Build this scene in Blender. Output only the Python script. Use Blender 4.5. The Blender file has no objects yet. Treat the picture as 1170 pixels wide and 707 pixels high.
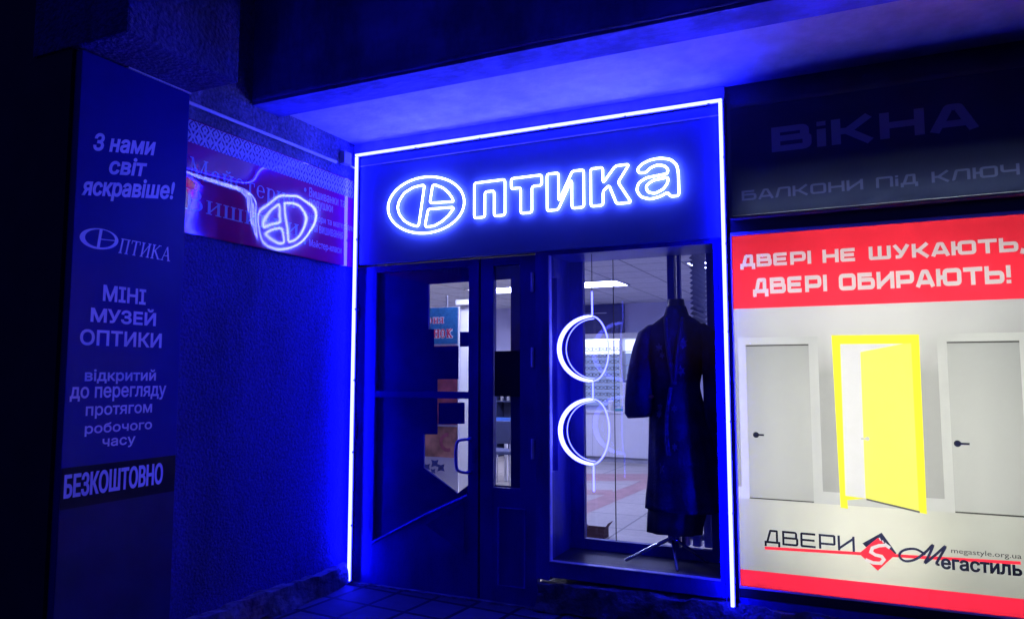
import bpy, bmesh, math, random
from mathutils import Vector, Matrix, noise
from mathutils.geometry import delaunay_2d_cdt
random.seed(7)
R = math.radians
scene = bpy.context.scene
COL = scene.collection

# ------------------------------------------------------------------ camera, sky, exposure
PW, PH, FOC = 1170.0, 707.0, 850.0
PITCH, YAW, EYE = R(5.0), R(25.0), 1.5
cam = bpy.data.cameras.new('camera'); co = bpy.data.objects.new('camera', cam); COL.objects.link(co)
co.location = (0, 0, EYE); co.rotation_euler = (R(90)+PITCH, 0, YAW)
cam.sensor_width = 36; cam.lens = FOC/PW*36; cam.clip_end = 2000; cam.clip_start = .05
scene.camera = co
SKY = 1.8
world = bpy.data.worlds.new('World'); scene.world = world; world.use_nodes = True
wn = world.node_tree.nodes; wl = world.node_tree.links
sky = wn.new('ShaderNodeTexSky'); sky.sky_type = 'NISHITA'; sky.sun_disc = False
sky.sun_elevation = R(-3); sky.sun_rotation = R(200)
tint = wn.new('ShaderNodeMix'); tint.data_type = 'RGBA'; tint.blend_type = 'MULTIPLY'; tint.inputs[0].default_value = 1; tint.inputs[7].default_value = (.05, .06, 1, 1)
bg = wn['Background']; wl.new(sky.outputs[0], tint.inputs[6]); wl.new(tint.outputs[2], bg.inputs[0]); bg.inputs[1].default_value = SKY
vs = scene.view_settings
vs.view_transform = 'Standard'; vs.look = 'None'; vs.exposure = 0; vs.gamma = 1; vs.use_curve_mapping = False
scene.cycles.use_denoising = True
scene.cycles.sample_clamp_indirect = 4
scene.cycles.max_bounces = 8; scene.cycles.transparent_max_bounces = 16
scene.cycles.caustics_reflective = False; scene.cycles.caustics_refractive = False

# planes of the place (metres): facade y=D, side wall x=XW, soffit z=SO
D, XW, SO = 4.522, -3.436, 3.245
V = Vector((-math.sin(YAW)*math.cos(PITCH), math.cos(YAW)*math.cos(PITCH), math.sin(PITCH)))
RT = Vector((math.cos(YAW), math.sin(YAW), 0)); UP = RT.cross(V)
def ray(px, py): return V*FOC + RT*(px-PW/2) - UP*(py-PH/2)
def on_y(px, py, y=D):
    d = ray(px, py); t = y/d.y; return Vector((d.x*t, y, EYE+d.z*t))
def on_x(px, py, x=XW):
    d = ray(px, py); t = x/d.x; return Vector((x, d.y*t, EYE+d.z*t))
def on_z(px, py, z=0):
    d = ray(px, py); t = (z-EYE)/d.z; return Vector((d.x*t, d.y*t, z))

# ------------------------------------------------------------------ materials
MATS = {}
def nodes_of(name):
    m = bpy.data.materials.new(name); m.use_nodes = True; MATS[name] = m
    return m, m.node_tree.nodes, m.node_tree.links
def mat(name, col, rough=.5, metal=0, var=.15, vscale=6, bump=0, bscale=40, spec=.5, detail=4, coat=0, bdist=.01, stretch=None, stain=None):
    m, n, l = nodes_of(name); b = n['Principled BSDF']
    tc = n.new('ShaderNodeTexCoord'); src = tc.outputs['Object']
    if stretch:
        mp = n.new('ShaderNodeMapping'); mp.inputs['Scale'].default_value = stretch; l.new(src, mp.inputs[0]); src = mp.outputs[0]
    nz = n.new('ShaderNodeTexNoise'); nz.inputs['Scale'].default_value = vscale; nz.inputs['Detail'].default_value = detail
    l.new(src, nz.inputs['Vector'])
    rp = n.new('ShaderNodeValToRGB'); c = list(col)
    rp.color_ramp.elements[0].position = .3; rp.color_ramp.elements[1].position = .7
    rp.color_ramp.elements[0].color = [x*(1-var) for x in c]+[1]; rp.color_ramp.elements[1].color = [min(1, x*(1+var)) for x in c]+[1]
    l.new(nz.outputs[0], rp.inputs[0])
    if stain:                                    # large dirty patches and runs
        mq = n.new('ShaderNodeMapping'); mq.inputs['Scale'].default_value = (1, 1, .35); l.new(tc.outputs['Object'], mq.inputs[0])
        n3 = n.new('ShaderNodeTexNoise'); n3.inputs['Scale'].default_value = stain[0]; n3.inputs['Detail'].default_value = 9; n3.inputs['Roughness'].default_value = .68; l.new(mq.outputs[0], n3.inputs['Vector'])
        r3 = n.new('ShaderNodeValToRGB'); r3.color_ramp.elements[0].position = .40; r3.color_ramp.elements[1].position = .58
        k = 1-stain[1]; r3.color_ramp.elements[0].color = (k, k, k, 1); r3.color_ramp.elements[1].color = (1, 1, 1, 1); l.new(n3.outputs[0], r3.inputs[0])
        mx3 = n.new('ShaderNodeMix'); mx3.data_type = 'RGBA'; mx3.blend_type = 'MULTIPLY'; mx3.inputs[0].default_value = 1
        l.new(rp.outputs[0], mx3.inputs[6]); l.new(r3.outputs[0], mx3.inputs[7]); l.new(mx3.outputs[2], b.inputs['Base Color'])
    else: l.new(rp.outputs[0], b.inputs['Base Color'])
    b.inputs['Roughness'].default_value = rough; b.inputs['Metallic'].default_value = metal
    b.inputs['Specular IOR Level'].default_value = spec; b.inputs['Coat Weight'].default_value = coat
    if bump:
        n2 = n.new('ShaderNodeTexNoise'); n2.inputs['Scale'].default_value = bscale; n2.inputs['Detail'].default_value = 6
        l.new(src, n2.inputs['Vector'])
        bp = n.new('ShaderNodeBump'); bp.inputs['Strength'].default_value = bump; bp.inputs['Distance'].default_value = bdist
        l.new(n2.outputs[0], bp.inputs['Height']); l.new(bp.outputs[0], b.inputs['Normal'])
    return m
def glow(name, col, s):
    m, n, l = nodes_of(name); n.remove(n['Principled BSDF'])
    e = n.new('ShaderNodeEmission'); e.inputs[0].default_value = list(col)+[1]; e.inputs[1].default_value = s
    l.new(e.outputs[0], n['Material Output'].inputs[0]); return m
def glass(name, tint=(.88, .90, 1), base=.045, top=.55):
    m, n, l = nodes_of(name); n.remove(n['Principled BSDF'])
    t = n.new('ShaderNodeBsdfTransparent'); t.inputs[0].default_value = list(tint)+[1]
    g = n.new('ShaderNodeBsdfGlossy'); g.inputs['Roughness'].default_value = .004
    lw = n.new('ShaderNodeLayerWeight'); lw.inputs[0].default_value = .5
    p = n.new('ShaderNodeMath'); p.operation = 'POWER'; p.inputs[1].default_value = 4; l.new(lw.outputs['Facing'], p.inputs[0])
    q = n.new('ShaderNodeMath'); q.operation = 'MULTIPLY_ADD'; q.inputs[1].default_value = top; q.inputs[2].default_value = base
    l.new(p.outputs[0], q.inputs[0])
    mx = n.new('ShaderNodeMixShader'); l.new(q.outputs[0], mx.inputs[0]); l.new(t.outputs[0], mx.inputs[1]); l.new(g.outputs[0], mx.inputs[2])
    l.new(mx.outputs[0], n['Material Output'].inputs[0]); return m
def film(name, col, refl=.10, var=.07, ramp=None, lit=None):
    """printed film over a light diffuser: filters the light behind it and reflects a little"""
    m, n, l = nodes_of(name); n.remove(n['Principled BSDF'])
    t = n.new('ShaderNodeBsdfTransparent'); d = n.new('ShaderNodeBsdfDiffuse')
    tc = n.new('ShaderNodeTexCoord'); nz = n.new('ShaderNodeTexNoise'); nz.inputs['Scale'].default_value = 3.5; nz.inputs['Detail'].default_value = 8; nz.inputs['Roughness'].default_value = .7
    l.new(tc.outputs['Object'], nz.inputs['Vector'])
    rp = n.new('ShaderNodeValToRGB')
    rp.color_ramp.elements[0].position = .3; rp.color_ramp.elements[1].position = .7
    if ramp:                                     # picture content running from one tone to another up the print
        sp = n.new('ShaderNodeSeparateXYZ'); l.new(tc.outputs['Object'], sp.inputs[0])
        mr = n.new('ShaderNodeMapRange'); mr.inputs[1].default_value = ramp[0]; mr.inputs[2].default_value = ramp[1]
        l.new(sp.outputs[2], mr.inputs[0]); l.new(mr.outputs[0], rp.inputs[0])
        rp.color_ramp.elements[0].position = 0; rp.color_ramp.elements[1].position = 1
        rp.color_ramp.elements[0].color = list(col)+[1]; rp.color_ramp.elements[1].color = list(ramp[2])+[1]
    else:
        l.new(nz.outputs[0], rp.inputs[0])
        rp.color_ramp.elements[0].color = [x*(1-var) for x in col]+[1]; rp.color_ramp.elements[1].color = [min(1, x*(1+var)) for x in col]+[1]
    colour = rp.outputs[0]
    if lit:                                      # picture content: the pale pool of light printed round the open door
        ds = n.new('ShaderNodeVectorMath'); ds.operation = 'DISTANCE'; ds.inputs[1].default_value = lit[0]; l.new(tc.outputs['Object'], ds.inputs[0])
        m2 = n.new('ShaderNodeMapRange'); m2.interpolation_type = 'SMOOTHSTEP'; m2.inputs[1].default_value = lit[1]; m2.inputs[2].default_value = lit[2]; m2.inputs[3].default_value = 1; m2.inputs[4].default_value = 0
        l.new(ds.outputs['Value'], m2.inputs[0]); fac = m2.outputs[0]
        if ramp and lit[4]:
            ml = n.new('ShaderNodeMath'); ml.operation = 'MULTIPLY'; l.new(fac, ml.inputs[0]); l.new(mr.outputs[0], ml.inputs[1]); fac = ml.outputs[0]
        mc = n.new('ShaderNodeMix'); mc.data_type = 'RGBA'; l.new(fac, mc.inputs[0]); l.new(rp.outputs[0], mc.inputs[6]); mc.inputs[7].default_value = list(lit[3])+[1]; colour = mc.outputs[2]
    l.new(colour, t.inputs[0]); l.new(colour, d.inputs[0])
    mx = n.new('ShaderNodeMixShader'); mx.inputs[0].default_value = refl
    l.new(t.outputs[0], mx.inputs[1]); l.new(d.outputs[0], mx.inputs[2]); l.new(mx.outputs[0], n['Material Output'].inputs[0]); return m
def diffuser(name, col, through=.7):
    m, n, l = nodes_of(name); n.remove(n['Principled BSDF'])
    t = n.new('ShaderNodeBsdfTranslucent'); d = n.new('ShaderNodeBsdfDiffuse')
    t.inputs[0].default_value = list(col)+[1]; d.inputs[0].default_value = list(col)+[1]
    mx = n.new('ShaderNodeMixShader'); mx.inputs[0].default_value = through
    l.new(d.outputs[0], mx.inputs[1]); l.new(t.outputs[0], mx.inputs[2]); l.new(mx.outputs[0], n['Material Output'].inputs[0]); return m
def tiles(name, c1, c2, mortar, w, h, ms=.012, rough=.5, bump=.3, squash=0, rot=0, axes=(1, 1, 1), spec=.5):
    m, n, l = nodes_of(name); b = n['Principled BSDF']
    tc = n.new('ShaderNodeTexCoord'); mp = n.new('ShaderNodeMapping'); mp.inputs['Rotation'].default_value = (0, 0, rot)
    l.new(tc.outputs['Object'], mp.inputs[0])
    br = n.new('ShaderNodeTexBrick'); br.offset = squash; br.inputs['Scale'].default_value = 1
    br.inputs['Brick Width'].default_value = w; br.inputs['Row Height'].default_value = h; br.inputs['Mortar Size'].default_value = ms
    br.inputs['Color1'].default_value = list(c1)+[1]; br.inputs['Color2'].default_value = list(c2)+[1]; br.inputs['Mortar'].default_value = list(mortar)+[1]
    l.new(mp.outputs[0], br.inputs['Vector'])
    nz = n.new('ShaderNodeTexNoise'); nz.inputs['Scale'].default_value = 14; nz.inputs['Detail'].default_value = 6; l.new(tc.outputs['Object'], nz.inputs['Vector'])
    mx = n.new('ShaderNodeMix'); mx.data_type = 'RGBA'; mx.blend_type = 'MULTIPLY'; mx.inputs[0].default_value = .35
    l.new(br.outputs[0], mx.inputs[6]); l.new(nz.outputs[0], mx.inputs[7]); l.new(mx.outputs[2], b.inputs['Base Color'])
    ad = n.new('ShaderNodeMath'); ad.operation = 'MULTIPLY_ADD'; ad.inputs[1].default_value = -1; l.new(br.outputs['Fac'], ad.inputs[0])
    sc = n.new('ShaderNodeMath'); sc.operation = 'MULTIPLY'; sc.inputs[1].default_value = .5; l.new(nz.outputs[0], sc.inputs[0]); l.new(sc.outputs[0], ad.inputs[2])
    bp = n.new('ShaderNodeBump'); bp.inputs['Strength'].default_value = bump; bp.inputs['Distance'].default_value = .008
    l.new(ad.outputs[0], bp.inputs['Height']); l.new(bp.outputs[0], b.inputs['Normal'])
    b.inputs['Roughness'].default_value = rough; b.inputs['Specular IOR Level'].default_value = spec
    return m

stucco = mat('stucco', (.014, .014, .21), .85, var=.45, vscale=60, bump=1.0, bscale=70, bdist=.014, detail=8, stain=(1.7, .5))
soffit_paint = mat('soffit_paint', (.64, .64, .68), .8, var=.12, vscale=7.0, bump=.7, bscale=18, stain=(1.3, .28))
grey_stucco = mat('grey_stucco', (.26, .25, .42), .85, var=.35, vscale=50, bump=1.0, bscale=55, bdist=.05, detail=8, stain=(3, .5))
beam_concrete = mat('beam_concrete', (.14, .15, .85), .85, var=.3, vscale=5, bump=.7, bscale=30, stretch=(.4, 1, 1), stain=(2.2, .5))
block_plaster = mat('block_plaster', (.06, .06, .26), .85, var=.3, vscale=30, bump=1, bscale=45, bdist=.03, stain=(2.5, .5))
rubble = mat('rubble_stone', (.10, .10, .15), .9, var=.6, vscale=11, bump=1, bscale=22, bdist=.03)
dark_wall = mat('dark_wall', (.06, .06, .08), .8, var=.25, vscale=6, bump=.4)
blue_paint = mat('blue_metal_paint', (.012, .015, .35), .36, var=.2, vscale=3, bump=.15, bscale=60, spec=.45, stain=(2.6, .35))
blue_paint2 = mat('blue_frame_paint', (.018, .02, .42), .42, var=.22, vscale=7, bump=.2, bscale=50, spec=.45, stretch=(1, 1, .3), stain=(3.2, .4))
board_blue = mat('fascia_blue_panel', (.085, .14, .30), .5, var=.08, vscale=2, spec=.35)
film_navy = mat('navy_film', (.010, .012, .24), .22, var=.2, vscale=4, spec=.4)
film_black = mat('black_film', (.006, .006, .02), .35, spec=.3)
pale_edge = mat('pale_edge', (.6, .6, .7), .4)
steel = mat('brushed_steel', (.55, .56, .62), .25, metal=1, var=.1)
blue_steel = mat('blue_handle_paint', (.05, .06, .4), .3, spec=.6)
dark_plastic = mat('dark_plastic', (.012, .012, .016), .4)
white_plastic = mat('white_plastic', (.72, .72, .76), .4, var=.05)
grey_plastic = mat('grey_plastic', (.32, .32, .36), .45, var=.1)
paving = tiles('paving', (.055, .055, .075), (.10, .10, .13), (.012, .012, .014), .30, .30, .016, .75, 1.0, rot=.08, spec=.25)
clear_glass = glass('clear_glass')
inner_glass = glass('inner_glass', base=.035, top=.3)
strip_glow = glow('strip_glow', (.0062, .0075, 1), 165)
sign_glow = glow('sign_glow', (.105, .125, 1), 40)
specs_glow = glow('specs_glow', (.14, .15, 1), 12)
specs_thin = glow('specs_thin_glow', (.11, .12, 1), 8)
alu = mat('aluminium', (.5, .5, .55), .35, metal=1)

# ------------------------------------------------------------------ builders
class MB:
    def __init__(s): s.bm = bmesh.new()
    def box(s, x0, x1, y0, y1, z0, z1, bevel=0):
        vs_ = [s.bm.verts.new(p) for p in ((x0, y0, z0), (x1, y0, z0), (x1, y1, z0), (x0, y1, z0), (x0, y0, z1), (x1, y0, z1), (x1, y1, z1), (x0, y1, z1))]
        fs = [s.bm.faces.new([vs_[i] for i in f]) for f in ((3, 2, 1, 0), (4, 5, 6, 7), (0, 1, 5, 4), (1, 2, 6, 5), (2, 3, 7, 6), (3, 0, 4, 7))]
        if bevel:
            es = list({e for f in fs for e in f.edges})
            bmesh.ops.bevel(s.bm, geom=es, offset=bevel, segments=2, affect='EDGES', profile=.6)
        return s
    def tube(s, pts, r, n=8, closed=False, cap=True):
        pts = [Vector(p) for p in pts]; k = len(pts); rings = []
        rr = r if isinstance(r, (list, tuple)) else [r]*k
        up = None
        for i, p in enumerate(pts):
            a = pts[(i-1) % k] if (closed or i > 0) else p; b = pts[(i+1) % k] if (closed or i < k-1) else p
            t = (b-a)
            if t.length < 1e-9: t = Vector((0, 0, 1))
            t.normalize()
            if up is None or abs(up.dot(t)) > .98: up = Vector((0, 1, 0)) if abs(t.y) < .9 else Vector((1, 0, 0))
            x = t.cross(up).normalized(); y = x.cross(t).normalized(); up = y
            rings.append([s.bm.verts.new(p+(x*math.cos(2*math.pi*j/n)+y*math.sin(2*math.pi*j/n))*rr[i]) for j in range(n)])
        for i in range(k if closed else k-1):
            A, B = rings[i], rings[(i+1) % k]
            for j in range(n):
                s.bm.faces.new((A[j], A[(j+1) % n], B[(j+1) % n], B[j]))
        if cap and not closed:
            s.bm.faces.new(rings[0][::-1]); s.bm.faces.new(rings[-1])
        return s
    def loft(s, rings, cap=True):
        rv = [[s.bm.verts.new(p) for p in r] for r in rings]; n = len(rv[0])
        for A, B in zip(rv, rv[1:]):
            for j in range(n): s.bm.faces.new((A[j], A[(j+1) % n], B[(j+1) % n], B[j]))
        if cap: s.bm.faces.new(rv[0][::-1]); s.bm.faces.new(rv[-1])
        return s
    def prism(s, pts, off):
        """closed polygon (3D points) swept by the vector off"""
        a = [s.bm.verts.new(p) for p in pts]; b = [s.bm.verts.new(Vector(p)+Vector(off)) for p in pts]; n = len(a)
        s.bm.faces.new(a); s.bm.faces.new(b[::-1])
        for i in range(n): s.bm.faces.new((a[i], b[i], b[(i+1) % n], a[(i+1) % n]))
        return s
    def build(s, name, m, parent=None, smooth=False, origin=None):
        bmesh.ops.recalc_face_normals(s.bm, faces=s.bm.faces)
        me = bpy.data.meshes.new(name); s.bm.to_mesh(me); s.bm.free(); me.materials.append(m)
        if smooth:
            for p in me.polygons: p.use_smooth = True
        o = bpy.data.objects.new(name, me); COL.objects.link(o)
        if parent: attach(o, parent)
        elif origin is not None:
            me.transform(Matrix.Translation(-Vector(origin))); o.location = origin
        return o
def world_loc(o):
    p = Vector(o.location)
    while o.parent: o = o.parent; p += Vector(o.location)
    return p
def attach(o, parent):
    o.parent = parent; o.location = Vector(o.location)-world_loc(parent)
def tag(o, label, cat, group=None, kind=None):
    o['label'] = label; o['category'] = cat
    if group: o['group'] = group
    if kind: o['kind'] = kind
    return o
def thing(name, label, cat, loc, group=None):
    o = bpy.data.objects.new(name, None); o.empty_display_size = .1; COL.objects.link(o); o.location = loc
    return tag(o, label, cat, group)
def struct(o): o['kind'] = 'structure'; return o

# ---- flat print: shapes -> loops, painted in order on one sheet without overlaps
def inside(p, poly):
    x, y = p; c = False; j = len(poly)-1
    for i in range(len(poly)):
        xi, yi = poly[i]; xj, yj = poly[j]
        if (yi > y) != (yj > y) and x < (xj-xi)*(y-yi)/(yj-yi)+xi: c = not c
        j = i
    return c
class Shape:
    """polys: list of 2D loops; rule 'eo' (even-odd, letters with holes) or 'any' (union)"""
    def __init__(s, polys, rule='any', fat=0):
        s.polys = [p for p in polys if len(p) > 2]; s.rule = rule; s.core = len(s.polys)
        if fat: s.polys += [q for p in s.polys for q in stroke(p, fat, True)]   # heavier letters: the outline is thickened
        s.bb = [(min(x for x, y in p), min(y for x, y in p), max(x for x, y in p), max(y for x, y in p)) for p in s.polys]
        s.all = (min(b[0] for b in s.bb), min(b[1] for b in s.bb), max(b[2] for b in s.bb), max(b[3] for b in s.bb))
    def has(s, p):
        k = 0
        if not (s.all[0] <= p[0] <= s.all[2] and s.all[1] <= p[1] <= s.all[3]): return False
        for i, (q, b) in enumerate(zip(s.polys, s.bb)):
            if b[0] <= p[0] <= b[2] and b[1] <= p[1] <= b[3] and inside(p, q):
                k += 1
                if s.rule == 'any' or i >= s.core: return True
        return k % 2 == 1
def paint(layers, place, grid=None):
    """layers: [(name, Shape or list of Shapes, material, parent)] lowest first -> one mesh per layer, no overlap"""
    pts, edges = [], []
    lay = [(n, [one], m, p) for n, sh, m, p in layers for one in (sh if isinstance(sh, list) else [sh])]
    for n, shs, m, p in lay:
        for sh in shs:
            for q in sh.polys:
                b = len(pts); pts += [Vector(v) for v in q]; edges += [(b+i, b+(i+1) % len(q)) for i in range(len(q))]
    if grid:                                     # extra points so that a bowed sheet is followed
        x0, x1, y0, y1, st_ = grid
        nx, ny = int((x1-x0)/st_), int((y1-y0)/st_)
        pts += [Vector((x0+(x1-x0)*(i+.5)/nx, y0+(y1-y0)*(j+.5)/ny)) for i in range(nx) for j in range(ny)]
    vo, eo, fo, *_ = delaunay_2d_cdt(pts, edges, [], 0, 1e-6)
    who = [[] for _ in lay]
    for f in fo:
        c = (sum(vo[i].x for i in f)/len(f), sum(vo[i].y for i in f)/len(f))
        for k in range(len(lay)-1, -1, -1):
            if any(sh.has(c) for sh in lay[k][1]): who[k].append(f); break
    res = []
    for (n, shs, m, par), fs in zip(lay, who):
        if not fs or m is None: res.append(None); continue
        ids = sorted({i for f in fs for i in f}); mp = {i: k for k, i in enumerate(ids)}
        me = bpy.data.meshes.new(n); me.from_pydata([place(*vo[i]) for i in ids], [], [[mp[i] for i in f] for f in fs])
        me.materials.append(m); o = bpy.data.objects.new(n, me); COL.objects.link(o)
        if grid: me.shade_smooth()
        if par: attach(o, par)
        res.append(o)
    return res

# ---- lettering
def font_loops(body, bold=0.0, shear=0.0, reso=5):
    c = bpy.data.curves.new('t', 'FONT'); c.body = body; c.size = 1; c.resolution_u = reso; c.fill_mode = 'NONE'; c.offset = bold; c.shear = shear
    o = bpy.data.objects.new('t', c); COL.objects.link(o)
    dg = bpy.context.evaluated_depsgraph_get(); dg.update()
    me = bpy.data.meshes.new_from_object(o.evaluated_get(dg))
    nb = {}
    for e in me.edges:
        a, b = e.vertices; nb.setdefault(a, []).append(b); nb.setdefault(b, []).append(a)
    co_ = [(v.co.x, v.co.y) for v in me.vertices]; seen = set(); loops = []
    for s0 in nb:
        if s0 in seen: continue
        lp = [s0]; seen.add(s0); cur = s0
        while True:
            nx = [x for x in nb[cur] if x not in seen]
            if not nx: break
            cur = nx[0]; seen.add(cur); lp.append(cur)
        loops.append([co_[i] for i in lp])
    bpy.data.objects.remove(o); bpy.data.curves.remove(c); bpy.data.meshes.remove(me)
    return loops
def fit(loops, u0, u1, v0, v1):
    xs = [x for l in loops for x, y in l]; ys = [y for l in loops for x, y in l]
    a, b, c, d = min(xs), max(xs), min(ys), max(ys)
    return [[(u0+(x-a)/(b-a)*(u1-u0), v0+(y-c)/(d-c)*(v1-v0)) for x, y in l] for l in loops]
def stroke(pl, t, closed=False):
    """outline polygons of a polyline of width t (one quad per leg with mitred joints)"""
    P = [Vector(p) for p in pl]; n = len(P); L, Rr = [], []
    for i in range(n):
        a = P[(i-1) % n] if (closed or i > 0) else None; b = P[(i+1) % n] if (closed or i < n-1) else None
        d1 = (P[i]-a).normalized() if a is not None else None; d2 = (b-P[i]).normalized() if b is not None else None
        if d1 is None: d1 = d2
        if d2 is None: d2 = d1
        n1 = Vector((-d1.y, d1.x)); n2 = Vector((-d2.y, d2.x)); m = (n1+n2)
        m = n1 if m.length < .2 else m.normalized(); k = min(2.0, 1/max(.35, m.dot(n1)))
        L.append(P[i]+m*t/2*k); Rr.append(P[i]-m*t/2*k)
    if closed: return [[tuple(x) for x in (L[i], L[(i+1) % n], Rr[(i+1) % n], Rr[i])] for i in range(n)]
    return [[tuple(x) for x in L+Rr[::-1]]]
def rounded(pl, r, closed=False, k=4):
    P = [Vector(p) for p in pl]; n = len(P); out = []
    for i in range(n):
        if not closed and i in (0, n-1): out.append(P[i]); continue
        a, b = P[(i-1) % n], P[(i+1) % n]; u = a-P[i]; w = b-P[i]; rr = min(r, u.length*.49, w.length*.49)
        s_, e_ = P[i]+u.normalized()*rr, P[i]+w.normalized()*rr
        for j in range(k+1):
            f = j/k; out.append(s_*(1-f)**2+P[i]*2*f*(1-f)+e_*f*f)
    return out
def square_glyph(ch, t, q):
    """wide square-shouldered letters: returns (advance, outline polygons), height 1"""
    w = 1.08; h = t/2; l, r, b, T, m = h, w-h, h, 1-h, .5; c = .16 if q else .05; S = []
    def st(p, closed=False, rd=None): S.append((rounded(p, c if rd is None else rd, closed) if rd != 0 else p, closed))
    if ch == 'В': st([(l, b), (r, b), (r, m-.01), (r-.06, m+.02), (r-.06, T), (l, T)], rd=.12); st([(l, 0), (l, 1)], rd=0); st([(l, m+.02), (r-.08, m+.02)], rd=0)
    elif ch == 'Б': st([(r-.05, T), (l, T)], rd=0); st([(l, 0), (l, 1)], rd=0); st([(l, b), (r, b), (r, .58), (l, .58)])
    elif ch == 'Д':
        st([(l+.12, .16), (.42, T), (r-.14, T), (r-.14, .16)], rd=.02); st([(l, -.16), (l, h+.06), (r, h+.06), (r, -.16)], rd=0)
    elif ch == 'Е': st([(r, T), (l, T), (l, b), (r, b)], rd=.05); st([(l, m), (r-.06, m)], rd=0)
    elif ch == 'Р': st([(l, 0), (l, 1)], rd=0); st([(l, T), (r, T), (r, .36), (l, .36)])
    elif ch == 'І': w = t; st([(h, 0), (h, 1)], rd=0)
    elif ch == 'і': w = t; st([(h, 0), (h, .70)], rd=0); st([(h, .82), (h, 1)], rd=0)
    elif ch == 'Н': st([(l, 0), (l, 1)], rd=0); st([(r, 0), (r, 1)], rd=0); st([(l, m), (r, m)], rd=0)
    elif ch == 'Ш':
        w = 1.4; r = w-h; st([(l, 1), (l, b), (r, b), (r, 1)], rd=.05); st([(w/2, b), (w/2, 1)], rd=0)
    elif ch == 'У': st([(h*.9, 1), (.52, .40)], rd=0); st([(r, 1), (.50, .2), (.42, b), (.18, b)], rd=.06)
    elif ch == 'К': st([(l, 0), (l, 1)], rd=0); st([(l, m), (.42, m), (r, 1.0)], rd=.04); st([(.40, m), (r+.03, 0)], rd=0)
    elif ch == 'А': st([(h*.7, 0), (.43, T), (.65, T), (w-h*.7, 0)], rd=.03); st([(.25, .27), (.83, .27)], rd=0)
    elif ch == 'Ю':
        w = 1.45; r = w-h; st([(l, 0), (l, 1)], rd=0); st([(l, m), (.5, m)], rd=0); st([(.5, b), (.5, T), (r, T), (r, b)], True)
    elif ch == 'Т': st([(0, T), (w, T)], rd=0); st([(w/2, T), (w/2, 0)], rd=0)
    elif ch == 'Ь': st([(l, 1), (l, 0)], rd=0); st([(l, b), (r, b), (r, .60), (l, .60)])
    elif ch == 'О': st([(l, b), (l, T), (r, T), (r, b)], True)
    elif ch == 'И': st([(l, 1), (l, 0)], rd=0); st([(r, 1), (r, 0)], rd=0); st([(l, .14), (r, .86)], rd=0)
    elif ch == 'П': st([(l, 0), (l, T), (r, T), (r, 0)], rd=.05)
    elif ch == 'Л': st([(0, b), (.1, b), (.28, T), (r, T), (r, 0)], rd=.08)
    elif ch == 'Ч': st([(l, 1), (l, .42), (r, .42)]); st([(r, 1), (r, 0)], rd=0)
    elif ch == '!': w = t; st([(h, .32), (h, 1)], rd=0); st([(h, 0), (h, .2)], rd=0)
    elif ch == ',': w = t; st([(h+.05, .2), (h-.06, -.16)], rd=0)
    elif ch == ' ': return .55, []
    return w, [p for pl, cl in S for p in stroke(pl, t, cl)]
def square_text(body, t=.2, gap=.16, q=True):
    x = 0; out = []
    for ch in body:
        w, ps = square_glyph(ch, t, q)
        out += [[(px+x, py) for px, py in p] for p in ps]; x += w+gap
    return out
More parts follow.
